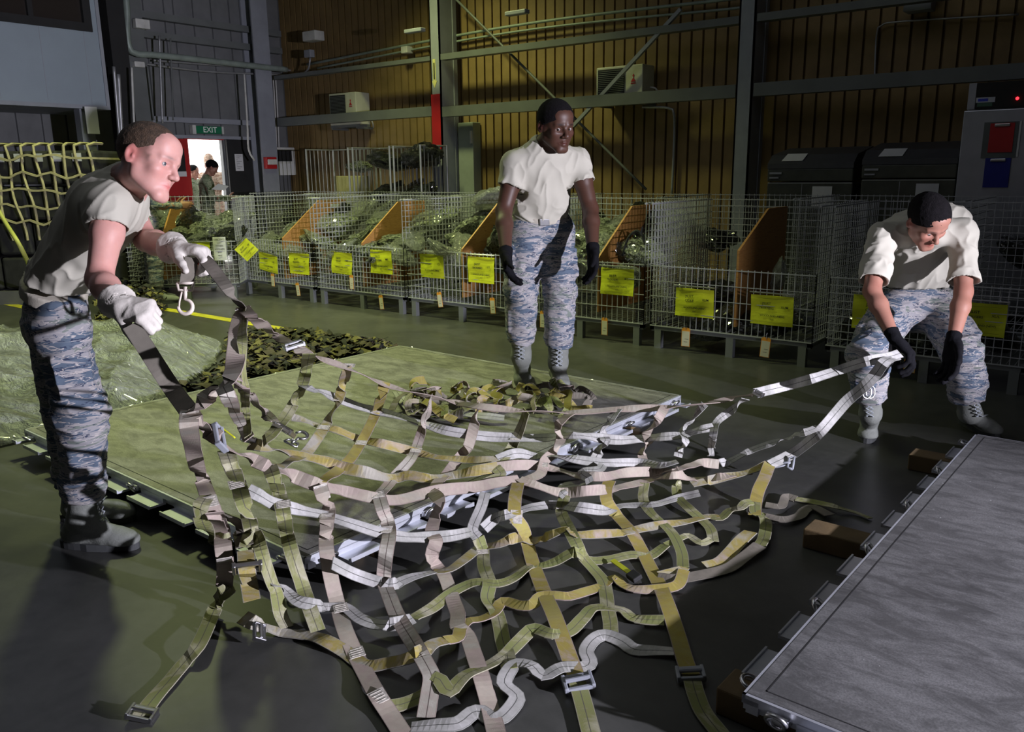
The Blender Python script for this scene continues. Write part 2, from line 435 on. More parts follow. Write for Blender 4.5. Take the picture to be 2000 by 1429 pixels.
V = [((222, 130), (234, 275), .022, 'leftmost long vertical conduit by the booth corner', 1), ((231, 145), (238, 272), .026, 'bright vertical conduit by the booth corner, ending in a cross piece', 1),
     ((257, 132), (262, 250), .016, 'white vertical cable duct left of the short-haired head', 0), ((288, 130), (300, 235), .014, 'dark vertical cable above the short-haired head', 2),
     ((311, 70), (317, 240), .016, 'vertical conduit beside the ribbed corner left of the exit', 1), ((333, 75), (338, 235), .012, 'thin vertical conduit nearest the exit frame', 2)]
for i_, (a, b_, r, lb, k) in enumerate(V):
    XX = WX+1.3 if i_ < 3 else WX+.4
    pipe('vertical_conduit', lb, [px_(*a, XX), px_((a[0]+b_[0])/2, (a[1]+b_[1])/2, XX), px_(*b_, XX)], r, (M_WHITE, M_PIPE, M_STEELG)[k])
pipe('vertical_conduit', 'white conduit bending to the small red call point', [px_(477, 145, WX+.45), px_(483, 240, WX+.45), px_(486, 292, WX+.45), px_(497, 313, WX+.45)], .016, M_WHITE)
for k, x in enumerate((532, 536.5, 541)):
    pipe('vertical_conduit', ('left', 'middle', 'right')[k]+' of the three pale conduits feeding the meter box', [px_(x-3, 148, WX+.1), px_(x+1, 220, WX+.1), px_(x+4, 290, WX+.1)], .013, M_WHITE)
def boxthing(name, label, cat, p, sz, m, r=.01):
    return tag(MB().bbox(p[0]-sz[0]/2, p[0]+sz[0]/2, p[1]-sz[1]/2, p[1]+sz[1]/2, p[2]-sz[2]/2, p[2]+sz[2]/2, r).build(name, m), label, cat)
boxthing('junction_box', 'pale junction box beside the thick conduit bend, upper left', 'box', px_(276, 47, WX+.4), (.1, .22, .13), M_WHITE)
boxthing('junction_box', 'small pale junction box under the thick conduit bend', 'box', px_(270, 126, WX+.35), (.1, .16, .08), M_WHITE)
boxthing('floodlight_unit', 'pale box fitting high in the room corner, facing right', 'box', at_y(612, 71, WY-.3), (.32, .2, .15), M_WHITE)
boxthing('junction_box', 'small dim box below the corner fitting', 'box', at_y(604, 105, WY-.3), (.16, .1, .12), M_STEEL)
boxthing('camera_box', 'small white box on the tan wall left of the first column', 'box', at_y(795, 98, WY-.15), (.13, .14, .1), M_WHITE)
pipe('swan_neck_conduit', 'grey conduit curling down from the corner box', [at_y(606, 112, WY-.3), at_y(602, 135, WY-.3), at_y(585, 147, WY-.3), px_(560, 148, WX+.4)], .016)
e = MB().bbox(WX+.02, WX+.26, 9.22, 9.70, 1.44, 1.92, .012).build('meter_box', M_WHITE); tag(e, 'pale meter box with a dark window left of the tan wall corner', 'box')
MB().box(WX+.26, WX+.27, 9.32, 9.62, 1.68, 1.87).build('window', M_DARK, e); MB().box(WX+.26, WX+.275, 9.26, 9.66, 1.44, 1.64).build('paper_label', M_PAPER, e)
rb = MB().bbox(WX+.34, WX+.42, 8.96, 9.18, 1.55, 1.75, .01).build('call_point', M_RED); tag(rb, 'small red call point with white cover on the column right of the exit', 'alarm'); MB().bbox(WX+.42, WX+.46, 8.98, 9.16, 1.62, 1.71, .01).build('cover', M_WHITE, rb)
# ------------------------------------------------------------------ tan wall steel
COLS = ((-9.16, -8.98, 'grey steel column with a red band left of the centre man'), (-4.10, -3.92, 'grey steel column right of the centre, in front of the tan wall'))
GY = 9.28
cl = []
for i, (px0, lb) in enumerate(((843, COLS[0][2]), (1436, COLS[1][2]))):
    x0 = at_y(px0, 200, GY)[0]
    c = MB().box(x0, x0+.19, GY, GY+.02, 0, CEIL).box(x0+.17, x0+.19, GY, GY+.30, 0, CEIL).box(x0, x0+.02, GY, GY+.30, 0, CEIL).box(x0+.03, x0+.20, GY+.28, GY+.36, 0, CEIL).build('steel_column', M_STEEL)
    tag(c, lb, 'column'); cl.append((c, x0))
c, x0 = cl[0]
MB().box(x0-.003, x0+.17, GY-.006, GY, at_y(850, 298, GY)[2], at_y(850, 184, GY)[2]).build('red_band', M_RED, c)
MY = mat('pale_yellow_sign', (.62, .58, .22), .5)
zt, zb = at_y(850, 115, GY)[2], at_y(850, 172, GY)[2]; m = MB(); cx = x0+.075
m.prism([(cx-.025, GY-.001, zb+.1), (cx-.025, GY-.001, zt), (cx+.025, GY-.001, zt), (cx+.025, GY-.001, zb+.1), (cx+.05, GY-.001, zb+.1), (cx, GY-.001, zb), (cx-.05, GY-.001, zb+.1)], (0, -.004, 0))
m.build('down_arrow_sign', MY, c); MB().box(cx-.012, cx+.012, GY-.007, GY-.005, zb+.12, zt-.05).build('arrow_text', M_INK, c)
gz = 2.33
g = 'horizontal girts across the tan wall'
xl, xr = cl[0][1], cl[1][1]
def girt(x0, x1, z, lb, h=.07): return steel('wall_girt', lb, [(x0, x1, GY-.01, GY-.002, z-h, z+h), (x0, x1, GY-.002, GY+.12, z+h-.012, z+h), (x0, x1, GY-.002, GY+.12, z-h, z-h+.012)], M_STEELG, 'girt')
girt(-12.3, xl, gz, 'horizontal girt left of the red banded column, passing the small air conditioner')
girt(xl+.21, xr, gz-.02, 'horizontal girt between the two columns, behind the centre man')
girt(xr+.21, 4.5, gz-.02, 'horizontal girt right of the right column, above the ice bins')
girt(xl+.21, xr, 3.06, 'upper thin girt between the two columns', .04); girt(xr+.21, 1.0, 3.06, 'upper thin girt right of the right column', .04); girt(-12.3, xl, 3.06, 'upper thin girt left of the red banded column', .03)
for k, z in enumerate((3.30, 3.24)):
    pass
pipe('wall_pipe', 'upper of the two long pipes high across the tan wall', [at_y(600, 126, WY-.12), at_y(1000, 51, WY-.12), at_y(1430, -2, WY-.12), at_y(1500, -10, WY-.12)], .020, M_PIPEG, step=.4)
pipe('wall_pipe', 'lower of the two long pipes high across the tan wall', [at_y(620, 133, WY-.12), at_y(1000, 63, WY-.12), at_y(1430, 17, WY-.12), at_y(1500, 8, WY-.12)], .016, M_PIPEG, step=.4)
pipe('brace_rod', 'thin diagonal brace falling left to right behind the centre man', [at_y(884, -8, GY+.2), at_y(1082, 190, GY+.2), at_y(1262, 370, GY+.2)], .017, M_STEELG, 'brace', step=.5)
tag(MB().tube([at_y(1330, 18, GY+.02), at_y(1120, 246, GY+.02)], .030, 4).build('brace_bar', M_STEEL), 'flat diagonal brace rising right across the large air conditioner', 'brace')
pipe('wall_conduit', 'bent conduit running down from the large air conditioner', [at_y(1255, 209, WY-.05), at_y(1305, 211, WY-.05), at_y(1317, 226, WY-.05), at_y(1316, 300, WY-.05), at_y(1312, 380, WY-.05)], .017, M_PIPE)
pipe('wall_conduit', 'thin bent conduit on the dark wall above the ice bins', [at_y(1990, 28, WY-.05), at_y(1760, 42, WY-.05), at_y(1722, 50, WY-.05), at_y(1712, 70, WY-.05), at_y(1708, 175, WY-.05)], .010, M_PIPE)
boxthing('wall_box', 'grey box at the top edge above the ice bins', 'box', at_y(1797, 2, WY-.15), (.26, .2, .2), M_STEEL)
p = at_y(1010, 25, 8.7); boxthing('lamp_bracket', 'dim short bracket high on the tan wall right of the first column', 'bracket', p, (.32, .1, .05), M_STEEL)
p = at_y(810, 60, 8.7); boxthing('lamp_bracket', 'dim short bracket high on the tan wall left of the first column', 'bracket', p, (.32, .1, .05), M_STEEL)
# air conditioners
M_AC = mat('cream_enamel', (.52, .52, .42), .5, var=.08)
def ac(pxy0, pxy1, lb):
    y = WY-.36; a = at_y(*pxy0, y); b_ = at_y(*pxy1, y); x0, x1, z1, z0 = a[0], b_[0], a[2], b_[2]
    o = empty('air_conditioner', ((x0+x1)/2, y+.15, z0-.04), lb, 'air conditioner')
    xs = x0+(x1-x0)*.62
    MB().bbox(x0, x1, y, y+.30, z0, z1, .01).build('casing', M_AC, o)
    m = MB(); m.box(x0+.03, xs, y-.012, y-.002, z0+.03, z1-.03)
    m.build('grille_backing', M_DARK, o); m = MB(); z = z0+.04
    while z < z1-.04: m.box(x0+.03, xs, y-.020, y-.012, z, z+.006); z += .022
    m.build('grille', M_STEELG, o)
    lx = xs+(x1-xs)*.5; s_ = .035
    m = MB(); m.prism([(lx-s_, y-.003, z1-.20), (lx, y-.003, z1-.15), (lx+s_, y-.003, z1-.20)], (0, -.003, 0)).prism([(lx-.012, y-.003, z1-.13), (lx, y-.003, z1-.105), (lx+.012, y-.003, z1-.13), (lx, y-.003, z1-.155)], (0, -.003, 0))
    m.box(lx-s_, lx+s_, y-.006, y-.003, z1-.225, z1-.212); m.build('maker_mark', M_RED, o)
    MB().box(x0-.02, x1+.02, y+.02, y+.05, z0-.04, z0).box(x0-.02, x1+.02, y+.24, y+.27, z0-.04, z0).box(x1-.04, x1, y+.02, WY-.01, z0-.07, z0-.04).box(x0, x0+.04, y+.02, WY-.01, z0-.07, z0-.04).build('wall_bracket', M_STEELG, o)
    MB().tube(catmull([(x1, y+.2, z0+.14), (x1+.08, y+.2, z0+.12), (x1+.10, y+.25, z0+.02), (x1+.06, y+.3, z0-.05)], .03), .012, 8).build('hose', M_WHITE, o, True)
ac((642, 184), (697, 242), 'small pale air conditioner on the wall left of the red banded column')
ac((1165, 133), (1254, 192), 'large pale air conditioner right of the centre man')
# cabinet beside the first column
a = at_y(894, 240, WY-.2); b_ = at_y(923, 240, WY-.2)
cb = MB().bbox(a[0], b_[0], WY-.2, WY-.02, .05, a[2], .008).build('tall_wall_cabinet', metal_paint('grey_green_door', (.30, .34, .31), .5)); tag(cb, 'tall grey-green cabinet right of the red banded column', 'cabinet')
MB().box(b_[0]-.04, b_[0]-.01, WY-.225, WY-.2, a[2]-.30, a[2]-.12).build('hinge', M_WHITE, cb)
# raised booth, upper left
BX, BY1, BZ = -11.3, 5.82, 2.37
bo = empty('raised_booth', (BX-.7, 3, BZ), 'blue-grey raised booth with a dark window at the upper left', 'booth')
w0, w1 = at_x(172, 62, BX), at_x(0, 47, BX)
m = MB(); m.box(BX-1.3, BX, -1.0, BY1, BZ, w0[2]); m.box(BX-1.3, BX, w0[1]+.05, BY1, w0[2], CEIL-.02); m.box(BX-1.3, BX, -1, w0[1]-3.2, w0[2], CEIL-.02); m.box(BX-1.3, BX, w0[1]-3.2, w0[1]+.05, w0[2]+1.1, CEIL-.02)
m.build('panel_wall', M_BOOTH, bo); m = MB()
for y in np.arange(1.2, BY1, .55): MB().box(BX, BX+.002, y, y+.006, BZ+.02, w0[2]).build('panel_joint', M_STEEL, bo)
MB().box(BX-.06, BX+.03, w0[1]-3.2, w0[1]+.05, w0[2], w0[2]+.10).box(BX-.06, BX+.03, w0[1]-.05, w0[1]+.05, w0[2]+.10, w0[2]+1.1).box(BX-.05, BX+.02, w0[1]-.72, w0[1]-.66, w0[2]+.1, w0[2]+1.1).build('window_frame', M_DARK, bo)
n = NT('dim_glass'); n.set((.03, .025, .022), .08, 0, .6); MB().box(BX-.05, BX-.03, w0[1]-3.2, w0[1], w0[2]+.1, w0[2]+1.1).build('window_pane', n.m, bo)
MB().box(BX-1.3, BX+.015, -1, BY1+.015, BZ-.05, BZ).box(BX-.02, BX+.015, BY1-.03, BY1+.015, BZ, CEIL-.03).build('edge_trim', M_STEEL, bo)
for (y, lb) in ((5.45, 'grey post under the right end of the raised booth'), (2.6, 'grey post under the raised booth at the left edge')):
    steel('booth_post', lb, [(BX-.2, BX-.05, y, y+.17, 0, BZ-.051)], M_STEEL, 'post')
q = at_x(178, 212, BX+.3); o = boxthing('wall_notice', 'white sheet hanging under the raised booth', 'notice', at_x(180, 235, BX+.1), (.01, .16, .34), M_PAPER, .002)
# ------------------------------------------------------------------ floor paint
st = MB().box(-12.4, -5.35, 4.80, 4.92, .0005, .003).build('floor_stripe', M_PIG); tag(st, 'long worn yellow stripe painted on the floor behind the pallet', 'floor marking')
st = MB().box(-12.2, -9.9, 3.95, 4.06, .0005, .003).build('floor_stripe', M_PIG); tag(st, 'short yellow stripe on the floor at the left edge', 'floor marking')
# ------------------------------------------------------------------ ice bins and tall refrigerator on the right
M_SS = mat('brushed_steel', (.45, .46, .52), .38, .75, .08)
M_BIN = mat('dull_dark_steel', (.10, .105, .09), .32, .6, .15); M_LID = mat('charcoal_lid', (.055, .055, .062), .5)
def ice_bin(pl, pr, zl, lb, pap):
    y = 8.80; x0, x1 = at_y(pl, 330, y)[0], at_y(pr, 330, y)[0]; zf = at_y(pl, zl, y)[2]
    o = empty('ice_bin', ((x0+x1)/2, y+.35, 0), lb, 'ice bin')
    MB().bbox(x0, x1, y, y+.72, .12, zf-.16, .01).build('body', M_BIN, o)
    MB().bbox(x0, x1, y-.012, y+.72, zf-.15, zf-.02, .01).build('front_band', M_BIN, o)
    MB().prism([(x0, y-.02, zf-.02), (x0, y-.02, zf+.03), (x0, y+.10, zf+.12), (x0, y+.62, zf+.20), (x0, y+.72, zf+.12), (x0, y+.72, zf-.02)], (x1-x0, 0, 0)).build('lid', M_LID, o)
    MB().box(x0+.03, x0+.16, y-.03, y-.013, zf-.075, zf-.055).box(x0+.03, x0+.13, y-.03, y-.013, zf-.12, zf-.105).build('vent', M_SS, o)
    MB().box(x0+(x1-x0)*.42, x0+(x1-x0)*.42+.006, y-.006, y, .14, zf-.18).build('door_seam', M_SS, o)
    sl = (.08/.52); zz = lambda yy: zf+.12+(yy-(y+.10))*sl+.003
    MB().add([(x0+.12, y+.14, zz(y+.14)), (x0+.36, y+.14, zz(y+.14)), (x0+.40, y+.42, zz(y+.42)), (x0+.16, y+.42, zz(y+.42))], [(0, 1, 2, 3)]) if False else None
    m = MB(); m.prism([(x0+.14, y+.005, zf+.055), (x0+.36, y+.005, zf+.055), (x0+.38, y+.10, zf+.128), (x0+.17, y+.10, zf+.128)], (0, -.004, .004)); m.build('paper_label', M_PAPER, o)
    px0 = x0+(x1-x0)*pap; MB().box(px0, px0+.20, y-.010, y-.007, zf-.40, zf-.20).build('paper_notice', M_PAPER, o)
    for s_ in (x0+.05, x1-.09): MB().box(s_, s_+.04, y+.05, y+.09, 0, .12).build('leg', M_BIN, o)
ice_bin(1500, 1668, 326, 'smaller dark ice bin with sloped lid against the wall', .55)
ice_bin(1684, 1870, 318, 'larger dark ice bin with sloped lid beside the refrigerator', .60)
y = 8.72; x0 = at_y(1883, 220, y)[0]; zt, zm = at_y(1895, 163, y)[2], at_y(1890, 214, y)[2]; x1 = x0+.95
fr = empty('refrigerator', (x0+.45, y+.35, 0), 'tall steel refrigerator with clipboards at the right edge', 'refrigerator')
MB().bbox(x0+.02, x1, y+.03, y+.72, .1, zt, .01).build('cabinet', M_SS, fr)
MB().bbox(x0, x1, y-.01, y+.03, .14, zm-.01, .008).build('door', M_SS, fr)
MB().bbox(x0+.08, x1, y-.01, y+.03, zm, zt, .006).build('top_panel', M_DARK, fr); MB().box(x0+.02, x0+.08, y-.005, y+.03, zm, zt).build('panel_end', M_SS, fr)
P = at_y(1925, 195, y-.011); o = MB().box(P[0]-.075, P[0]+.075, y-.014, y-.010, P[2]-.022, P[2]+.022).build('maker_plate', mat('plate_white', (.5, .52, .6), .5), fr)
MB().box(P[0]-.06, P[0]+.02, y-.016, y-.014, P[2]-.012, P[2]+.012).build('plate_lettering', mat('plate_blue', (.03, .05, .5), .5), o)
P = at_y(1987, 192, y-.012); MB().ico(P, .014, 2).build('indicator_lamp', emit('red_lamp', (1, .02, .03), 4), fr, True)
MB().box(x0+.1, x0+.22, y-.012, y-.010, zm+.02, zm+.05).build('temperature_strip', mat('green_strip', (.05, .12, .08), .5), fr)
for (pa, pb, m_, lb) in (((1935, 241), (1976, 297), M_RED, 'red sheet on a grey clipboard hung on the refrigerator door'), ((1925, 309), (1968, 366), M_BLUE, 'blue clipboard hung below the red one on the refrigerator')):
    A, B_ = at_y(*pa, y-.02), at_y(*pb, y-.02); o = empty('clipboard', ((A[0]+B_[0])/2, y-.02, B_[2]), lb, 'clipboard')
    if m_ is M_RED: MB().box(A[0]-.05, B_[0]+.03, y-.018, y-.011, B_[2]-.05, A[2]+.01).build('board', mat('clip_grey', (.10, .11, .11), .6), o); MB().box(B_[0]+.035, B_[0]+.05, y-.02, y-.011, B_[2]-.04, A[2]+.01).build('side_strip', M_PAPER, o)
    MB().box(A[0], B_[0], y-.023, y-.018 if m_ is M_RED else y-.011, B_[2], A[2]).build('sheet' if m_ is M_RED else 'board', m_, o)
    MB().bbox((A[0]+B_[0])/2-.06, (A[0]+B_[0])/2+.06, y-.034, y-.023, A[2]-.03, A[2]-.005, .004).build('clip', M_METAL, o)
# ------------------------------------------------------------------ aluminium air cargo pallets
def pal_mat(name, base, st, sc):
    n = NT(name); v = n.coord('Object'); a = n.noise(v, 1.6, 8, .7, .6); b = n.noise(n.coord('Object', (1, 2.6, 1), (0, 0, .9)), 5, 8, .78, .8); c_ = n.noise(v, 55, 3, .6)
    col = n.mix(.5, n.ramp(a, [(.32, tuple(q*.5 for q in base)), (.66, tuple(min(1, q*1.35) for q in base))]), n.ramp(b, [(.41, tuple(q*.42 for q in base)), (.59, tuple(min(1, q*1.5) for q in base))]))
    col = n.mix(n.ramp(n.noise(n.coord('Object', (1, 1, 1), (0, 0, .6)), 1.1, 5, .6, 1.0), [(.60, (0, 0, 0)), (.68, (.75, .75, .75))]), col, st)
    col = n.mix(n.ramp(n.noise(v, 160, 3, .7), [(.35, (.55, .55, .55)), (.6, (0, 0, 0))]), col, tuple(q*.45 for q in base))
    col = n.mix(n.ramp(n.math('MULTIPLY', c_, n.math('ADD', a, .55)), [(.80, (0, 0, 0)), (.84, (1, 1, 1))]), col, sc)
    n.set(col, n.ramp(b, [(.3, (.42, .42, .42)), (.7, (.65, .65, .65))]), .25, .4); n.bump(b, .15, .004); return n.m
M_PAL1 = pal_mat('scuffed_pallet_skin', (.27, .265, .24), (.20, .19, .15), (.55, .55, .52))
M_PAL2 = pal_mat('stained_pallet_skin', (.17, .17, .172), (.055, .055, .06), (.62, .63, .64))
M_RAIL = mat('bare_aluminium_rail', (.58, .60, .66), .38, .55, .12, 8)
M_TIMB = mat('dunnage_timber', (.12, .08, .035), .8, var=.3, scale=5, bump=.2)
ZT = .14
def pallet(org, ang, L, W_, m_, lb, side=1):
    """org = one corner, long edge L along ang, width W_ to side"""
    ux = np.array((math.cos(ang), math.sin(ang), 0)); uy = np.array((-ux[1], ux[0], 0))*side; up = np.array((0, 0, 1.)); o0 = np.array((org[0], org[1], 0.))
    o = empty('cargo_pallet', o0+ux*L/2+uy*W_/2+up*(ZT-.057), lb, 'pallet'); M4 = lambda p: o0+ux*p[0]+uy*p[1]+up*p[2]
    e = .045
    MB().box(.010, L-.010, .010, W_-.010, ZT-.012, ZT, M=M4).box(e, L-e, e, W_-e, ZT-.05, ZT-.012, M=M4).build('deck', m_, o)
    g = MB(); [g.box(*q, ZT, ZT+.0006, M=M4) for q in ((e, L-e, e, e+.004), (e, L-e, W_-e-.004, W_-e), (e, e+.004, e, W_-e), (L-e-.004, L-e, e, W_-e))]; g.build('edge_seam', M_DARK, o)
    def rail(p, d, nrm_, Ln, nr):
        M5 = lambda q: p+d*q[0]+nrm_*q[1]+up*q[2]          # q1 = inwards
        m = MB(); m.box(0, Ln, 0, e, ZT-.026, ZT-.0122, M=M5).box(0, Ln, 0, .0095, ZT-.0122, ZT-.001, M=M5).box(0, Ln, .012, e, ZT-.05, ZT-.026, M=M5)
        m.build('edge_rail', M_RAIL, o)
        # lip tabs with gaps; rings sit in every second gap
        gap = (Ln-.2)/(nr-1); x = .02; xs = [.10+gap*k for k in range(nr)]
        m = MB()
        cuts = sorted([c for k in range(nr) for c in (xs[k],)]+[xs[k]+gap/2 for k in range(nr-1)])
        prev = 0.0
        for k, c in enumerate(cuts+[Ln+.045]):
            a, b = prev+.045, c-.045
            if b-a > .05: m = MB(); m.box(a, b, -.066, .012, ZT-.057, ZT-.047, M=M5).box(a, b, -.066, -.060, ZT-.047, ZT-.040, M=M5).box(a, b, 0, .012, ZT-.047, ZT-.022, M=M5); m.build('lip_tab', M_RAIL, o)
            prev = c
        for x in xs:
            c = M5((x, -.018, ZT-.030)); th = np.linspace(0, 2*math.pi, 17); tl = random.uniform(-.5, .5)
            a_, b2 = d, nrm(up*math.cos(.9+tl)-nrm_*math.sin(.9+tl))
            r_ = MB().tube([c+a_*.026*math.cos(t)+b2*.026*math.sin(t) for t in th], .0065, 7, False)
            r_.bbox(x-.03, x+.03, -.012, .012, ZT-.045, ZT-.018, .004, M=M5); r_.build('tie_down_ring', M_METAL, o, True)
    rail(M4((0, 0, 0)), ux, uy, L, 6); rail(M4((0, W_, 0)), ux, -uy, L, 6)
    rail(M4((0, 0, 0)), uy, ux, W_, 5); rail(M4((L, 0, 0)), uy, -ux, W_, 5)
    return o
def c2h(x, y): r = _rz((x, y, 0)); return r[:2]
PN = c2h(-.74081956, 2.6924206); PA = .87636974+YAW; PL1, PW1 = 2.743, 2.466
pallet(PN, PA, PL1, PW1, M_PAL1, 'scuffed cargo pallet in the middle with the centre man standing on it', 1)
P2 = c2h(.58525948, 1.88979008); PA2 = .87465778+YAW
pallet(P2, PA2, 2.743, 2.235, M_PAL2, 'stained grey cargo pallet at the lower right', -1)
def in_pal1(p, m=0.0):
    d = np.asarray(p[:2])-PN; u = d @ np.array((math.cos(PA), math.sin(PA))); v = d @ np.array((-math.sin(PA), math.cos(PA)))
    return -m < u < PL1+m and -m < v < PW1+m
def timber(org, ang, L, x0, x1, lb, side, w=.10, off=0):
    ux = np.array((math.cos(ang), math.sin(ang), 0)); uy = np.array((-ux[1], ux[0], 0))*side; o0 = np.array((org[0], org[1], 0.))
    M4 = lambda p: o0+ux*p[0]+uy*p[1]+np.array((0, 0, p[2]))
    tag(MB().bbox(L-w/2, L+w/2, x0, x1, 0, ZT-.058, .006, M=M4).build('dunnage_timber', M_TIMB), lb, 'timber')
timber(P2, PA2, 1.28, -.30, 2.3, 'timber poking out under the middle of the lower right pallet', -1, .12); timber(P2, PA2, 2.45, -.22, 2.3, 'timber poking out under the far end of the lower right pallet', -1, .12)
timber(P2, PA2, .12, -.10, 2.3, 'timber under the near corner of the lower right pallet', -1, .12)
for k, (x, lb) in enumerate(((.35, 'timber under the near end of the middle pallet'), (1.37, 'timber under the centre of the middle pallet'), (2.4, 'timber under the far end of the middle pallet'))): timber(PN, PA, x, .1, PW1-.05, lb, 1)
# ------------------------------------------------------------------ people
def camo(name, base, c2, c3, dark, light, sc=1.0):
    n = NT(name); v1 = n.coord('Object', (5*sc, 5*sc, 19*sc), (.12, .06, 0)); v2 = n.coord('Object', (14*sc, 14*sc, 75*sc), (.22, .1, 0))
    a = n.noise(v1, 1.0, 3, .6, .7); b = n.noise(v2, 1.0, 2, .5, .8); c = n.noise(n.coord('Object', (8*sc, 8*sc, 42*sc), (.1, -.12, 0)), 1.0, 3, .6, .5)
    col = n.ramp(a, [(0, c3), (.42, base), (.535, c2)], 'CONSTANT')
    col = n.mix(n.ramp(b, [(0, (0, 0, 0)), (.575, (1, 1, 1)), (.62, (0, 0, 0))], 'CONSTANT'), col, dark)
    col = n.mix(n.ramp(c, [(0, (0, 0, 0)), (.46, (1, 1, 1)), (.49, (0, 0, 0))], 'CONSTANT'), col, light)
    n.set(col, .85, 0, .2); n.bump(n.noise(n.coord('Object', (60, 60, 60)), 4, 2), .15, .002); return n.m
M_ABU = camo('tiger_stripe_cloth', (.27, .265, .28), (.09, .12, .165), (.16, .185, .17), (.03, .04, .075), (.40, .37, .36))
M_GREEN_CAMO = camo('green_camouflage_cloth', (.22, .26, .17), (.10, .15, .08), (.30, .32, .22), (.04, .06, .04), (.38, .38, .28), 1.2)
M_TAN_CAMO = camo('desert_camouflage_cloth', (.45, .33, .25), (.28, .17, .12), (.50, .42, .33), (.12, .07, .06), (.6, .5, .42), 1.2)
def cloth(name, color):
    n = NT(name); v = n.coord('Object'); n.set(n.ramp(n.noise(v, 7, 4), [(.3, tuple(c*.93 for c in color)), (.7, color)]), .9, 0, .15)
    n.bump(n.noise(v, 350, 2), .12, .001); return n.m
M_SHIRT = cloth('sand_cotton', (.46, .44, .375))
M_BELT = mat('web_belt', (.40, .37, .31), .8, bump=.2, bscale=300)
M_BOOT = mat('sage_suede', (.17, .18, .165), .85, var=.15, scale=14, bump=.3, bscale=120)
M_SOLE = mat('boot_rubber', (.045, .048, .05), .7, var=.2)
M_LACE = mat('boot_lace', (.30, .33, .36), .8)
M_GLOVE_W = mat('pale_leather', (.62, .58, .53), .75, var=.12, scale=18, bump=.35, bscale=60)
M_GLOVE_B = mat('dark_knit', (.006, .006, .008), .9, spec=.12, var=.3, scale=30, bump=.3, bscale=200)
M_HAIR_BR = mat('brown_stubble_hair', (.055, .032, .018), .75, var=.45, scale=60, bump=.8, bscale=260)
M_HAIR_BK = mat('black_short_hair', (.006, .005, .006), .9, spec=.12, var=.3, scale=60, bump=.8, bscale=260)
M_EYE = mat('eye_white', (.30, .27, .26), .3, var=.04)
M_IRIS = mat('iris_grey', (.05, .06, .07), .15)
M_IRIS_B = mat('iris_brown', (.02, .012, .008), .15)
def skin(name, color, sub=.12):
    n = NT(name); a = n.node('ShaderNodeVertexColor', _layer_name='tone'); v = n.coord('Object')
    f = n.ramp(n.noise(v, 22, 5), [(.3, (.9, .86, .86)), (.7, (1, 1, 1))])
    c = n.mix(1.0, a.outputs['Color'], f, 'MULTIPLY'); n.set(c, .5, 0, .4)
    n.b.inputs['Subsurface Weight'].default_value = sub; n.b.inputs['Subsurface Radius'].default_value = (.012, .004, .002)
    n.bump(n.noise(v, 420, 2), .12, .0008); return n.m
M_SKIN = {'fair': skin('fair_skin', (.7, .4, .35)), 'dark': skin('dark_skin', (.1, .05, .04), .05), 'tan': skin('tan_skin', (.4, .2, .15))}
TONE = {'fair': (.62, .335, .29), 'dark': (.075, .034, .022), 'tan': (.34, .165, .12)}
HAIRT = {'fair': (.10, .06, .045), 'dark': (.01, .008, .008), 'tan': (.02, .015, .015)}
def frame(fwd, up):
    y = nrm(fwd); z = np.asarray(up, float); z = nrm(z-y*(z @ y)); x = np.cross(y, z); return np.array([x, y, z])
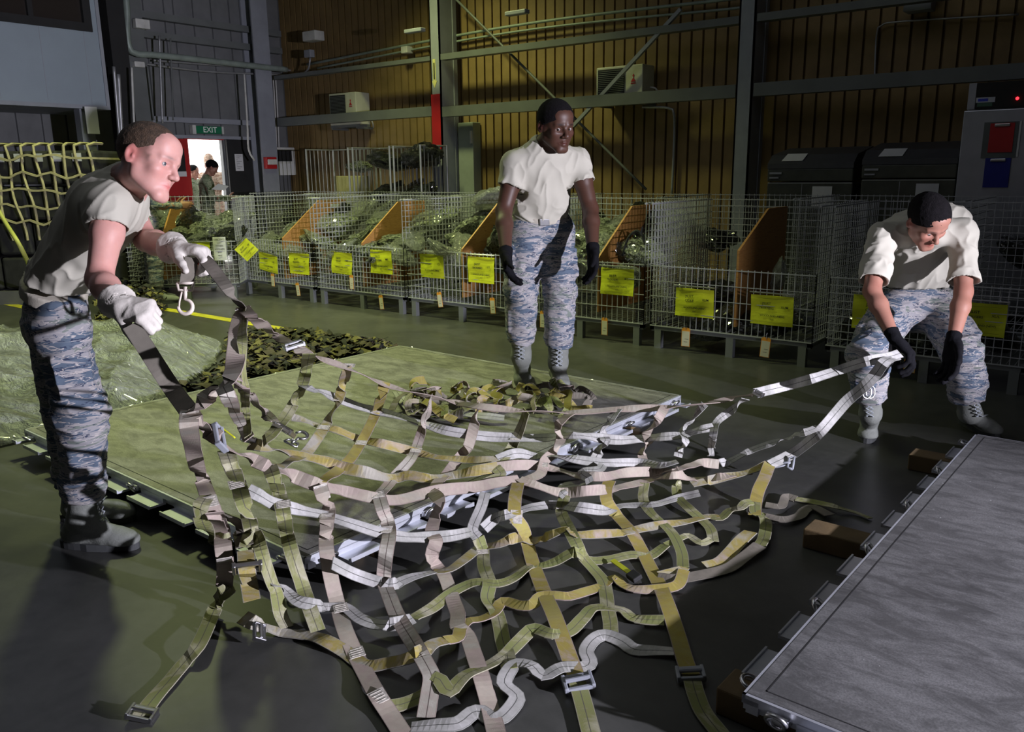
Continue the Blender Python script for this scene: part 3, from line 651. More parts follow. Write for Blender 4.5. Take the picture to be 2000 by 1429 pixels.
def head_prims(F, C, B, s, kind='fair'):
    L = lambda x, y, z: C+s*(x*B[0]+y*B[1]+z*B[2])
    E = lambda c, r, k=.012, op='add': F.ell(L(*c), np.array(r)*s, B, k*s, op)
    K = lambda a, b, ra, rb, k=.012, op='add': F.cone(L(*a), L(*b), ra*s, rb*s, k*s, op)
    E((0, -.014, .036), (.0765, .098, .084), .0); E((0, .026, -.012), (.062, .066, .085), .03)
    for q in (-1, 1):
        K((q*.050, .006, -.055), (q*.016, .066, -.098), .020, .017, .022)
        K((q*.050, .006, -.055), (q*.060, .002, -.01), .018, .018, .02)
        E((q*.044, .058, -.024), (.021, .020, .018), .018)
    K((-.012, .070, -.099), (.012, .070, -.099), .0165, .0165, .020)
    K((0, .066, -.054), (0, .066, -.082), .0205, .0195, .016); E((0, .044, -.072), (.036, .034, .034), .016)
    for q in (-1, 1): E((q*.034, .032, -.048), (.026, .037, .040), .02)
    K((-.042, .068, .019), (-.012, .084, .020), .0115, .0125, .009); K((.042, .068, .019), (.012, .084, .020), .0115, .0125, .009)
    E((0, .056, .056), (.052, .031, .036), .02)
    for q in (-1, 1): E((q*.032, .093, -.002), (.021, .021, .014), .008, 'sub')
    w = 1.25 if kind == 'dark' else 1.0
    K((0, .083, .008), (0, .104, -.028), .0085, .0105*w, .008); E((0, .107, -.033), (.0115*w, .010, .010), .006)
    for q in (-1, 1):
        E((q*.012*w, .096, -.036), (.0075*w, .010, .0075), .005)
        E((q*.0065*w, .100, -.0440), (.0026, .004, .0022), .002, 'sub')
        lz = .0062 if kind == 'fair' else .0040; K((q*.046, .069, lz), (q*.020, .078, lz+.0006), .0048, .0056, .004)      # upper lid
        K((q*.044, .069, -.0098), (q*.021, .077, -.0105), .004, .0042, .004)
    lt = 1.3 if kind == 'dark' else .8
    K((-.025, .074, -.0650), (-.006, .0872, -.0615), .0036*lt, .0058*lt, .005); K((.025, .074, -.0650), (.006, .0872, -.0615), .0036*lt, .0058*lt, .005); K((-.006, .0872, -.0615), (.006, .0872, -.0615), .0058*lt, .0058*lt, .004)
    K((-.020, .076, -.0715), (-.005, .0852, -.0742), .0040*lt, .0066*lt, .005); K((.020, .076, -.0715), (.005, .0852, -.0742), .0040*lt, .0066*lt, .005); K((-.005, .0852, -.0742), (.005, .0852, -.0742), .0066*lt, .0066*lt, .004)
    K((-.027, .080, -.0680), (0, .0955, -.0672), .0014, .0018, .0015, 'sub'); K((.027, .080, -.0680), (0, .0955, -.0672), .0014, .0018, .0015, 'sub')
    for q in (-1, 1):
        e = frame(nrm(B[1]*.9-B[0]*q*.45), nrm(B[2]-B[1]*.22))
        c = L(q*.081, -.012, -.002); F.ell(c, np.array((.008, .018, .031))*s, e, .006*s)
        F.ell(c+q*B[0]*.008*s+B[1]*.003*s, np.array((.006, .010, .019))*s, e, .004*s, 'sub')
        F.ell(c+B[1]*.010*s-B[2]*.006*s, np.array((.006, .005, .008))*s, e, .004*s)
def hand_prims(F, w, f, n, t, curl, s=1.0, fat=1.0, thumb=(.5, .8, .35), spread=.10):
    f = nrm(f); n = nrm(np.asarray(n)-f*(np.asarray(n) @ f)); sd = t*np.cross(f, n); k = .008*s; w = np.asarray(w, float)
    offs = (.029, .010, -.010, -.029); kf = (.092, .097, .091, .080); lens = ((.042, .026, .022), (.046, .030, .023), (.042, .028, .023), (.034, .022, .020))
    F.ell(w+f*.05*s, np.array((.040, .052, .0175*fat))*s, np.array([sd, f, n]), k)
    for i in range(4):
        kn = w+s*(f*kf[i]+sd*offs[i]); F.cone(w+s*(f*.012+sd*offs[i]*.55), kn, .0155*s*fat, .0125*s*fat, k*1.3)
        c = curl[i] if hasattr(curl[0], '__len__') else curl; a = 0; p = kn; fs = nrm(f+sd*offs[i]*spread*30)
        for j in range(3):
            a += c[j]; d = nrm(fs*math.cos(a)+n*math.sin(a)); q = p+d*lens[i][j]*s
            F.cone(p, q, (.0100-.0008*j)*s*fat, (.0094-.0009*j)*s*fat, .0025*s); p = q
    p = w+s*(f*.022+sd*.026+n*.006); d = nrm(f*thumb[0]+sd*thumb[1]+n*thumb[2]); q = p+d*.044*s; F.cone(p, q, .0165*s*fat, .0125*s*fat, k*1.4)
    d2 = nrm(d+f*.55+n*.25); r_ = q+d2*.034*s; F.cone(q, r_, .0118*s*fat, .0108*s*fat, .004*s); d3 = nrm(d2+n*.35+f*.2); F.cone(r_, r_+d3*.026*s, .0108*s*fat, .009*s*fat, .004*s)
def finish(F, name, m, parent, it=2, disp=None, tone=None):
    V, Q = F.mesh(); V = smooth_mesh(V, Q, it, .5)
    if disp is not None:
        N = vnormals(V, Q); V = V+N*disp(V, N)[:, None]; V = smooth_mesh(V, Q, 1, .35)
    o = mesh_obj(name, V, Q, m, parent, True)
    if tone is not None:
        a = o.data.color_attributes.new('tone', 'FLOAT_COLOR', 'POINT'); a.data.foreach_set('color', np.concatenate([tone(V), np.ones((len(V), 1))], 1).astype(np.float32).ravel())
    return o
def ridge(P, A, freq, seed, oct=2):
    n = warp_noise(P @ np.asarray(A).T, freq, seed, oct); return 1-2.2*np.sqrt(np.abs(n)+.004)
def bounds(pts, m):
    p = np.array(pts); return p.min(0)-m, p.max(0)+m
def person(J, label, kind='fair', hair='brown', top='shirt', legs=M_ABU, glove=None, s=1.0, hd=.004, res=1.0, ground=(0, 0), sleeve=.62, detail=True, cap=None, baggy=1.0, top_mat=None, boots=True, side_folds=1.0, curls=None, hands=None, long_sleeve=False, boot_mat=None, blouse=.055):
    """J: world joints. L/R are the person's own left and right"""
    J = {k: np.asarray(v, float) for k, v in J.items()}
    root = empty('person', (J['footR'][0]*.5+J['footL'][0]*.5, J['footR'][1]*.5+J['footL'][1]*.5, min(ground)), label, 'person')
    hs = J['hs'][()] if 'hs' in J else 1.0
    lat = nrm(J['shR']-J['shL']); spine = nrm(J['neck']-J['waist'])
    HB = frame(J['hf'], J['hu']); HC = J['head']
    # ---- skin: head, neck and arms in one surface
    lo, hi = bounds([HC, J['neck'], J['shL'], J['shR'], J['elL'], J['elR'], J['wrL'], J['wrR'], J['waist']], .17)
    F = Field(lo, hi, .0036*res if detail else .007)
    head_prims(F, HC, HB, hs, kind)
    nk = HC-HB[1]*.018*hs-HB[2]*.05*hs
    F.cone(nk, J['neck'], .054*hs, .062*s, .02); F.cone(J['neck'], J['neck']-spine*.08, .07*s, .09*s, .03)
    F.cone(J['neck']-spine*.06, J['waist']+spine*.1, .09*s, .08*s, .03, flat=(lat, 1.4))
    F.cone(J['shL'], J['shR'], .045*s, .045*s, .03)
    for q in 'LR':
        sh, el, wr = J['sh'+q], J['el'+q], J['wr'+q]; m1 = sh*.62+el*.38; m2 = el*.68+wr*.32
        F.cone(sh, m1, .052*s, .052*s, .02); F.cone(m1, el, .051*s, .040*s, .02); F.cone(el, m2, .041*s, .043*s, .02); F.cone(m2, wr, .043*s, .0275*s, .02)
        if glove is None: hand_prims(F, wr, *hands[q])
    base, ht = np.array(TONE[kind]), np.array(HAIRT[kind])
    def tone(V):
        u = (V-HC) @ HB.T/hs; c = np.tile(base, (len(V), 1)); near = np.linalg.norm(u, axis=1) < .17
        n = warp_noise(V, 60, 5)*.02
        f = np.clip((u[:, 2]-(.55*u[:, 1]-.035)+n)/.035, 0, 1)*np.clip((.055-u[:, 1]+n)/.03, 0, 1)*near*.75
        c = c*(1-f[:, None])+ht*f[:, None]
        def spot(p, r, col, a):
            nonlocal c
            g = np.exp(-(((np.abs(u[:, 0])-p[0])/r[0])**2+((u[:, 1]-p[1])/r[1])**2+((u[:, 2]-p[2])/r[2])**2))*a
            c = c*(1-g[:, None])+np.asarray(col)*g[:, None]
        spot((0, .090, -.067), (.024, .018, .0090), base*np.array((.95, .50, .55)), .9)
        spot((.030, .085, .0215), (.017, .025, .0046), ht*1.2, .9 if kind != 'fair' else .75)
        spot((.04, .07, -.03), (.02, .03, .02), base*np.array((1.08, .85, .85)), .5)
        spot((.083, -.01, 0), (.014, .03, .035), base*np.array((1.15, .68, .7)), .7)
        for q in 'LR':
            d = np.linalg.norm(V-J['el'+q], axis=1); g = np.exp(-(d/.05)**2)*.35; c = c*(1-g[:, None])+base*np.array((1.1, .7, .72))*g[:, None]
        return np.clip(c, 0, 1)
    finish(F, 'body', M_SKIN[kind], root, 1, None, tone)
    # ---- eyes, hair
    if detail:
        for q in (-1, 1):
            c = HC+hs*(q*.0315*HB[0]+.0680*HB[1]-.001*HB[2])
            e = MB().ico(c, .0122*hs, 3).build('eye', M_EYE, root, True)
            MB().ico(c+hs*(.0064*HB[1]+J['gaze'][0]*.006*HB[0]+J['gaze'][1]*.006*HB[2]), .0072*hs, 2).build('iris', M_IRIS if kind == 'fair' else M_IRIS_B, e, True)
    lo, hi = HC-.16*hs, HC+.16*hs; F = Field(lo, hi, .0032 if detail else .006); t = hd
    F.ell(HC+hs*(-.014*HB[1]+.036*HB[2]), np.array((.0765+t, .098+t, .084+t))*hs, HB, 0)
    if hair != 'none':
        # hair line: front, temples, round the ear, nape
        F.cut(HC+hs*((.091 if kind == 'fair' else (.099 if kind == 'dark' else .093))*HB[1]+.064*HB[2]), nrm(HB[1]*1.0-HB[2]*.75), .004)
        F.cut(HC+hs*(-.02*HB[1]+(.004 if kind == 'fair' else -.006)*HB[2]), nrm(-HB[2]+HB[1]*.5), .006)
        hm = M_HAIR_BR if hair == 'brown' else M_HAIR_BK
        finish(F, 'hair', hm, root, 1, lambda V, N: warp_noise(V, 220, 3)*.0009)
    if cap:
        F = Field(HC-.19, HC+.19, .006); F.ell(HC+hs*(-.01*HB[1]+.055*HB[2]), np.array((.088, .108, .062))*hs, HB, 0)
        F.cone(HC+hs*(.0*HB[1]+.07*HB[2]), HC+hs*(.0*HB[1]+.105*HB[2]), .083*hs, .080*hs, .01)
        F.cut(HC+hs*.035*HB[2], -HB[2]); F.rbox(HC+hs*(.125*HB[1]+.036*HB[2]), (.062, .045, .005), HB, .004, .008)
        finish(F, 'cap', cap, root, 1)
    # ---- top
    lo, hi = bounds([J['neck'], J['shL'], J['shR'], J['waist'], J['elL'], J['elR']]+([J['wrL'], J['wrR']] if long_sleeve else []), .2)
    F = Field(lo, hi, .0058*res if detail else .010); wb = J['waist']
    pel = (J['hipL']+J['hipR'])/2; pax = nrm(nrm(wb-pel)*.8+spine*.2)
    ch = J['neck']*.68+wb*.32; fr = J.get('front', HB[1]*0)
    F.cone(J['shL'], J['shR'], .060*s, .060*s, 0, flat=(nrm(np.cross(lat, spine)), 1.15))
    F.cone(J['neck']-spine*.13, wb+spine*.02, .125*s, .118*s, .06, flat=(lat, 1.36)); F.cone(J['neck'], J['neck']-spine*.1, .075*s, .1*s, .06, flat=(lat, 1.3))
    if 'hump' in J: F.ell(J['hump'], np.array((.235, .125, .13))*s, np.array([lat, nrm(np.cross(lat, spine)), spine]), .10)
    for q in 'LR':
        sh, el = J['sh'+q], J['el'+q]; F.cone(J['neck']-spine*.035, sh, .058*s, .060*s, .03); d = el-sh; L = np.linalg.norm(d); d = d/L; e = sh+d*(L*(sleeve if not isinstance(sleeve, dict) else sleeve[q])); sw = 1.0 if baggy <= 1 else baggy
        if long_sleeve:
            wr = J['wr'+q]; F.cone(sh, el, .07*s, .056*s, .03); F.cone(el, wr, .056*s, .042*s, .02)
        else:
            F.cone(sh, e+d*.05, .066*s, .070*s*sw, .035); F.cut(e, d, 0, within=.11*sw)
            F.cone(e-d*.035, e+d*.08, .055*s, .064*s*sw, 0, op='sub')
    F.cut(wb-pax*(.03 if 'hem' not in J else float(J['hem'])), -pax, .004)
    if top == 'shirt':
        c = nk*.35+J['neck']*.65; F.cone(c+nrm(nk-J['neck'])*.015, HC, .066*s, .09*s, .006, 'sub')   # neck opening
    A = np.stack([spine*.35, lat, np.cross(lat, spine)])
    def fold(V, N):
        a = ridge(V, A, 40, 3)*.0058*side_folds; dsh = np.minimum(np.linalg.norm(V-J['shL'], axis=1), np.linalg.norm(V-J['shR'], axis=1))
        low = np.exp(-(((V-wb) @ spine)/.09)**2); A2 = np.stack([spine, lat*.4, np.cross(lat, spine)*.6])
        return a*(.35+.65*np.clip(dsh/.15, 0, 1))+low*ridge(V, A2, 60, 9)*.007*side_folds+warp_noise(V, 9, 4)*.008
    finish(F, 'shirt' if top == 'shirt' else 'jacket', top_mat or M_SHIRT, root, 1, fold)
    # ---- trousers
    pel = (J['hipL']+J['hipR'])/2; lo, hi = bounds([J['hipL'], J['hipR'], J['knL'], J['knR'], J['anL'], J['anR'], wb], .2)
    F = Field(lo, hi, .0065*res if detail else .011)
    hl = nrm(J['hipR']-J['hipL']); F.cone(wb, pel, .104*s, .112*s, 0, flat=(hl, 1.36)); F.cone(J['hipL'], J['hipR'], .105*s, .105*s, .05)
    for q in 'LR':
        h, k, a = J['hip'+q], J['kn'+q], J['an'+q]; b = baggy; hem = a+nrm(k-a)*.125*s
        F.cone(h, k, .108*s*b, .088*s*b, .03); F.cone(k, hem, .088*s*b, .080*s*b, .03); F.cone(hem, hem+nrm(k-a)*.02, blouse*s+.022*s, .085*s, .015)
        out = hl*(1 if q == 'R' else -1); pk = h*.42+k*.58; ax = nrm(k-h); o1 = nrm(out-ax*(out @ ax)); fr_ = np.cross(ax, o1); ac = nrm(a-k); o2 = nrm(out-ac*(out @ ac)); fc = np.cross(ac, o2)
        F.rbox(pk+o1*.082*s*b, np.array((.018, .070, .082))*s, np.array([o1, nrm(fr_), ax]), .012, .018)
        F.rbox((k*.58+a*.42)+o2*.070*s*b, np.array((.014, .050, .065))*s, np.array([o2, fc, ac]), .012, .016)
    F.cut(wb, pax, 0)
    for q in 'LR': F.cut(J['an'+q]+nrm(J['kn'+q]-J['an'+q])*.09*s, nrm(J['an'+q]-J['kn'+q]), .006, within=.25)
    def tf(V, N):
        up = np.array((0, 0, 1.)); kk = np.minimum(np.linalg.norm(V-J['knL'], axis=1), np.linalg.norm(V-J['knR'], axis=1))
        aa = np.minimum(np.linalg.norm(V-J['anL'], axis=1), np.linalg.norm(V-J['anR'], axis=1))
        w = .45+.9*np.exp(-(kk/.13)**2)+.9*np.exp(-(aa/.16)**2)+.5*np.exp(-(np.linalg.norm(V-pel, axis=1)/.14)**2)
        return ridge(V*np.array((.45, .45, 1)), np.eye(3), 50, 13)*.0062*w+warp_noise(V, 10, 6)*.009
    finish(F, 'trousers', legs, root, 1, tf)
    if top == 'shirt' and 'nobelt' not in J:
        c = wb-pax*.022; F = Field(*bounds([c], .22), .0055); F.cone(c-pax*.03, c+pax*.03, .116*s, .113*s, 0, flat=(hl, 1.36)); F.cut(c+pax*.023, pax); F.cut(c-pax*.023, -pax)
        b = finish(F, 'belt', M_BELT, root, 1)
        fd = nrm(np.cross(pax, hl)); fd = fd if fd @ J['facing'] > 0 else -fd; p = c+fd*.118*s
        MB().bbox(-.03, .03, -.006, .006, -.02, .02, .004, M=lambda v: p+nrm(hl)*v[0]+fd*v[1]+pax*v[2]).build('buckle', M_METAL, b)
    # ---- boots
    for i, q in enumerate('LR'):
        a, k, ft, td = J['an'+q], J['kn'+q], J['foot'+q], nrm(J['toe'+q]*np.array((1, 1, 0))); g = ground[i]; sd = np.cross(td, (0, 0, 1.0))
        F = Field(*bounds([a, ft, ft+td*.26*s, a+nrm(k-a)*.17*s], .1), .005 if detail else .009)
        H = np.array((ft[0], ft[1], g)); heel = H-td*.035*s+np.array((0, 0, .055*s)); ball = H+td*.155*s+np.array((0, 0, .048*s))
        F.cone(a+nrm(k-a)*.14*s, a, .060*s, .052*s, 0); F.cone(a, heel, .052*s, .044*s, .03); F.cone(heel+td*.03, ball, .042*s, .045*s, .03, flat=(sd, 1.08)); F.cone(a+td*.02, ball-td*.03, .045*s, .032*s, .03)
        F.ell(ball+td*.035*s-np.array((0, 0, .008*s)), np.array((.053, .062, .041))*s, np.array([sd, td, (0, 0, 1.)]), .02)
        F.cut((0, 0, g+.026*s), (0, 0, -1), .002)
        b = finish(F, 'boot', boot_mat or M_BOOT, root, 1, lambda V, N: ridge(V*np.array((.5, .5, 1)), np.eye(3), 34, 5)*.0022)
        pl = []
        for t_ in np.linspace(0, 2*math.pi, 28, endpoint=False):
            c_, s_ = math.cos(t_), math.sin(t_); x = (.115+.192*c_) if c_ > 0 else (.115+.142*c_); wdt = .051*(1-.18*(1-abs(c_))*0)*(1.0 if c_ > -.1 else .86)
            pl.append(H+td*((x-.06)*s)+sd*(s_*abs(s_)**-.25 if abs(s_) > 1e-3 else 0)*wdt*s)
        MB().prism([p+np.array((0, 0, .001)) for p in pl], (0, 0, .030*s)).build('sole', M_SOLE, b)
        if detail:
            lc = MB(); fr_ = nrm(td); P0 = a+nrm(k-a)*.12*s+fr_*.066*s; P1 = a+fr_*.084*s+np.array((0, 0, .004)); P2 = ball-td*.035*s+np.array((0, 0, .056*s))
            pts = [P0*(1-t)+P1*t for t in np.linspace(0, 1, 6)]+[P1*(1-t)+P2*t for t in np.linspace(.25, 1, 4)]
            for u in range(len(pts)-1):
                o1 = sd*.018*s; lc.tube([pts[u]-o1, pts[u+1]+o1], .0028, 5); lc.tube([pts[u]+o1, pts[u+1]-o1], .0028, 5)
            lc.build('lace', M_LACE, b)
    # ---- gloves
    if glove is not None:
        for q in 'LR':
            wr, el = J['wr'+q], J['el'+q]; ax = nrm(wr-el); F = Field(*bounds([wr, wr+ax*.12], .16), .004)
            a = hands[q]; hand_prims(F, wr, *a)
            if glove is M_GLOVE_W:
                F.cone(wr-ax*.055, wr+ax*.02, .062*s, .036*s, .01); F.cone(wr-ax*.09, wr-ax*.012, .064*s, .040*s, 0, 'sub'); F.cut(wr-ax*.045, -ax, 0, within=.10)
            else:
                F.cone(wr-ax*.035, wr+ax*.02, .037*s, .031*s, .01); F.cut(wr-ax*.03, -ax, 0, within=.08)
            finish(F, 'glove', glove, root, 1, lambda V, N: ridge(V, np.eye(3), 45, 8)*.0016)
    return root
# left man: leaning forward in profile, both hands on the straps
def fl(px, py, z=0): return at_z(px, py, z)
camx = lambda dx, dy, dz: RT*dx+FW*dy+UP*dz      # direction given as seen from the camera
def build_left():
    J = dict(head=at_d(291, 314, 2.80), hf=camx(.96, -.15, -.27), hu=camx(.30, .0, .95), neck=at_d(246, 360, 2.90),
             shR=at_d(218, 402, 2.80), shL=at_d(240, 385, 3.12), elR=at_d(194, 545, 2.72), wrR=at_d(236, 598, 2.55),
             elL=at_d(285, 468, 3.02), wrL=at_d(346, 487, 2.84), waist=at_d(106, 556, 3.12),
             hipR=at_d(118, 640, 3.09), hipL=at_d(108, 632, 3.29), knR=at_d(158, 800, 3.12), knL=at_d(128, 800, 3.42),
             anR=at_d(162, 1012, 3.27), anL=at_d(150, 985, 3.56), footR=fl(160, 1066), footL=fl(158, 1015),
             toeR=camx(1, -.12, 0), toeL=camx(1, -.05, 0), gaze=(0.1, .1), facing=camx(1, 0, 0), hs=1.06, hem=-.032)
    f1 = J['wrL']-J['elL']; f2 = J['wrR']-J['elR']
    hands = dict(L=(camx(1, -.30, -.12), camx(-.12, .1, -1), -1, ((.7, 1.1, .8), (.8, 1.2, .8), (.9, 1.2, .9), (1.0, 1.2, .9)), 1.12, 1.25, (.6, .6, .5)),
                 R=(nrm(f2+camx(.35, 0, .0)), camx(-.1, .75, -.6), -1, ((1.2, 1.4, .9), (1.25, 1.4, .9), (1.3, 1.4, .9), (1.3, 1.4, .9)), 1.12, 1.25, (.5, .5, .7)))
    return person(J, 'man in sand T-shirt, striped camouflage trousers and pale leather gloves leaning forward at left', 'fair', 'brown', glove=M_GLOVE_W, hands=hands, sleeve={'R': .30, 'L': .35}, hd=.0025, s=1.0)
def build_centre():
    J = dict(head=at_d(1086, 246, 4.60), hf=camx(.50, -.80, -.42), hu=camx(.05, -.40, .92), neck=at_d(1064, 290, 4.72),
             shR=at_d(1008, 322, 4.72), shL=at_d(1128, 316, 4.80), elR=at_d(984, 412, 4.72), wrR=at_d(988, 495, 4.55),
             elL=at_d(1153, 408, 4.78), wrL=at_d(1158, 488, 4.62), waist=at_d(1054, 416, 4.92),
             hipR=at_d(1030, 452, 4.95), hipL=at_d(1082, 452, 4.98), knR=at_d(1018, 565, 4.90), knL=at_d(1094, 570, 4.92),
             anR=at_d(1018, 695, 5.10), anL=at_d(1090, 708, 5.05), footR=fl(1020, 738, .14), footL=fl(1090, 746, .14),
             toeR=camx(0, -1, 0), toeL=camx(.02, -1, 0), gaze=(.6, -.3), facing=camx(0, -1, 0), hs=1.13)
    hands = dict(R=(camx(.16, -.25, -1), camx(.75, -.3, .1), 1, (.35, .35, .25), 1.15, 1.12, (.75, .5, .3)),
                 L=(camx(.0, -.2, -1), camx(-.8, -.35, .1), -1, (.3, .35, .25), 1.15, 1.12, (.75, .5, .3)))
    return person(J, 'man standing on the pallet in sand T-shirt, striped camouflage trousers and black gloves', 'dark', 'black', glove=M_GLOVE_B, hands=hands, sleeve={'R': .48, 'L': .46}, hd=.009, s=1.10, ground=(.14, .14))
def build_right():
    J = dict(head=at_d(1812, 432, 3.98), hf=camx(.22, -.55, -.80), hu=camx(.02, -.86, .50), neck=at_d(1802, 438, 4.18),
             shR=at_d(1722, 462, 4.16), shL=at_d(1880, 455, 4.12), elR=at_d(1703, 568, 4.06), wrR=at_d(1744, 655, 3.92),
             elL=at_d(1882, 570, 4.03), wrL=at_d(1862, 662, 3.93), waist=at_d(1792, 560, 4.55),
             hump=at_d(1800, 446, 4.38), hipR=at_d(1744, 612, 4.55), hipL=at_d(1832, 606, 4.55), knR=at_d(1697, 692, 4.24), knL=at_d(1880, 690, 4.26),
             anR=at_d(1700, 806, 4.40), anL=at_d(1893, 806, 4.42), footR=fl(1697, 842), footL=fl(1893, 832),
             toeR=camx(-.42, -.9, 0), toeL=camx(.10, -1, 0), gaze=(0, -.4), facing=camx(0, -1, 0), hs=1.04, hem=.0, nobelt=1)
    hands = dict(R=(camx(.62, -.22, -.75), camx(-.5, .3, -.5), 1, ((.5, .7, .5), (.6, .7, .5), (.6, .8, .5), (.7, .8, .5)), 1.25, 1.15, (.6, .6, .5)),
                 L=(camx(-.12, -.1, -1), camx(-.8, -.3, 0), -1, (.3, .35, .3), 1.22, 1.15, (.75, .5, .3)))
    return person(J, 'man bending down at right, arms hanging, in sand T-shirt, camouflage trousers and black gloves', 'tan', 'black', glove=M_GLOVE_B, hands=hands, sleeve=.84, hd=.010, s=.99, baggy=1.16)
P_LEFT, P_CENTRE, P_RIGHT = build_left(), build_centre(), build_right()
# people farther back
def standing(px, pyh, D, facing_deg, label, kind, hair, suit, h=1.75, cap=None, arms='down', ground=None, lean=.0, D_is_floor=None):
    """upright figure; heading given in camera terms: 0 = away, 90 = to the right"""
    P = at_d(px, pyh, D); g = 0.0; top = h; s = h/1.78
    a = math.radians(facing_deg); f = RT*np.array((1, 1, 0))*math.sin(a)+nrm(FW*np.array((1, 1, 0)))*math.cos(a); f = nrm(f*np.array((1, 1, 0))); r = np.cross(f, (0, 0, 1.)); c = np.array((P[0], P[1], 0)); U = np.array((0, 0, 1.))
    q = lambda x, y, z: c+r*x*s+f*(y+lean*z*.12)*s+U*z*s
    J = dict(head=q(0, .04+lean*.1, 1.63), hf=nrm(f-U*(.1+lean)), hu=nrm(U+f*lean), neck=q(0, 0, 1.47), shR=q(.18, 0, 1.42), shL=q(-.18, 0, 1.42), waist=q(0, 0, 1.05), hipR=q(.09, 0, .93), hipL=q(-.09, 0, .93),
             knR=q(.11, .03, .50), knL=q(-.11, .03, .50), anR=q(.12, 0, .11), anL=q(-.12, 0, .11), footR=q(.12, .0, 0), footL=q(-.12, 0, 0), toeR=f, toeL=f, gaze=(0, 0), facing=f, hs=s, nobelt=1, hem=.06)
    if arms == 'fwd': J.update(elR=q(.24, .08, 1.13), elL=q(-.24, .08, 1.13), wrR=q(.16, .34, 1.12), wrL=q(-.14, .34, 1.12)); hd = f
    else: J.update(elR=q(.26, -.02, 1.13), elL=q(-.26, -.02, 1.13), wrR=q(.27, .08, .87), wrL=q(-.27, .08, .87)); hd = -U
    hands = dict(R=(hd, -r, 1, (.4, .5, .4), 1.0, 1.0), L=(hd, r, -1, (.4, .5, .4), 1.0, 1.0))
    return person(J, label, kind, hair, top='jacket', legs=suit, top_mat=suit, glove=None, hands=hands, s=s, res=2.0, detail=False, long_sleeve=True, cap=cap, hd=.01, blouse=.05, side_folds=1.2)
standing(391, 330, 13.45, 70, 'man in green camouflage reading papers just inside the bright exit', 'tan', 'black', M_GREEN_CAMO, 1.72, arms='fwd', lean=.5)
standing(412, 330, 14.9, 190, 'man in tan desert camouflage and cap standing outside the bright exit', 'tan', 'none', M_TAN_CAMO, 1.80, cap=M_TAN_CAMO)
standing(374, 330, 14.6, 100, 'dark haired person mostly hidden behind the man in green camouflage', 'tan', 'black', M_GREEN_CAMO, 1.66)
standing(284, 400, 9.5, 60, 'person in grey striped camouflage standing behind the left man, head hidden', 'tan', 'black', M_ABU, 1.78, arms='fwd')
P = at_d(432, 366, 13.2); o = MB().prism([P+RT*a+UP*b for a, b in ((-.16, -.03), (.05, -.05), (.12, .02), (-.05, .06))], nrm(FW)*.01+UP*.004).build('loose_papers', M_PAPER); tag(o, 'white papers held by the man in green camouflage', 'paper')
# ------------------------------------------------------------------ wire pallet baskets
n = NT('zinc_wire'); n.set((.50, .51, .55), .45, .35); M_WIRE = n.m
n = NT('zinc_dull'); n.set((.22, .23, .24), .5, .4); M_ZINC = n.m
n = NT('plywood'); v = n.coord('Object', (3, 3, 26)); f = n.noise(v, 2.2, 5, .6, 1.5)
n.set(n.ramp(f, [(.3, (.30, .13, .035)), (.5, (.46, .23, .07)), (.7, (.36, .16, .04))]), .55); n.bump(f, .1, .003); M_PLY = n.m
M_TAG = mat('orange_tag', (.75, .30, .03), .6, var=.06)
M_TAGP = mat('tag_paper', (.62, .58, .45), .7, var=.05)
def bag_mat(name, c1, c2, c3, alpha):
    n = NT(name); v = n.coord('Object'); f = n.noise(v, 6, 4, .6, 1.5); g = n.noise(v, 13, 3, .6, 2.5)
    n.set(n.ramp(f, [(.36, c1), (.5, c2), (.62, c3)]), .13, 0, .9); n.b.inputs['Coat Weight'].default_value = .8; n.b.inputs['Coat Roughness'].default_value = .06
    n.b.inputs['Alpha'].default_value = alpha
    n.bump(n.math('ADD', g, n.math('MULTIPLY', n.noise(v, 34, 2, .5, 1.0), .35)), 1.0, .09); return n.m
M_BAG = bag_mat('clear_bag_green_gear', (.05, .06, .04), (.38, .42, .30), (.70, .74, .60), 1.0)  # pale ramp tones paint glints of the clear film into the colour
M_BAGC = bag_mat('clear_bag_film', (.40, .43, .38), (.58, .61, .55), (.75, .78, .72), .62)
M_BAGD = bag_mat('dark_gear', (.012, .014, .012), (.03, .034, .025), (.07, .075, .055), 1.0)
def panel_grid(m, a, ux, L, H, sx, sz, r, curl=True):
    """wire panel: origin a, horizontal unit ux, length L, height H"""
    a = np.asarray(a, float); ux = np.asarray(ux, float); up = np.array((0, 0, 1.)); nx = max(1, round(L/sx)); nz = max(1, round(H/sz)); nn = np.cross(ux, up)*r*1.5
    for i in range(nx+1): p = a+ux*L*i/nx; m.wire(p, p+up*(H+(.012 if curl else 0)), r)
    for j in range(nz+1): p = a+up*H*j/nz; m.wire(p+nn, p+ux*L+nn, r if 0 < j < nz else r*1.5)
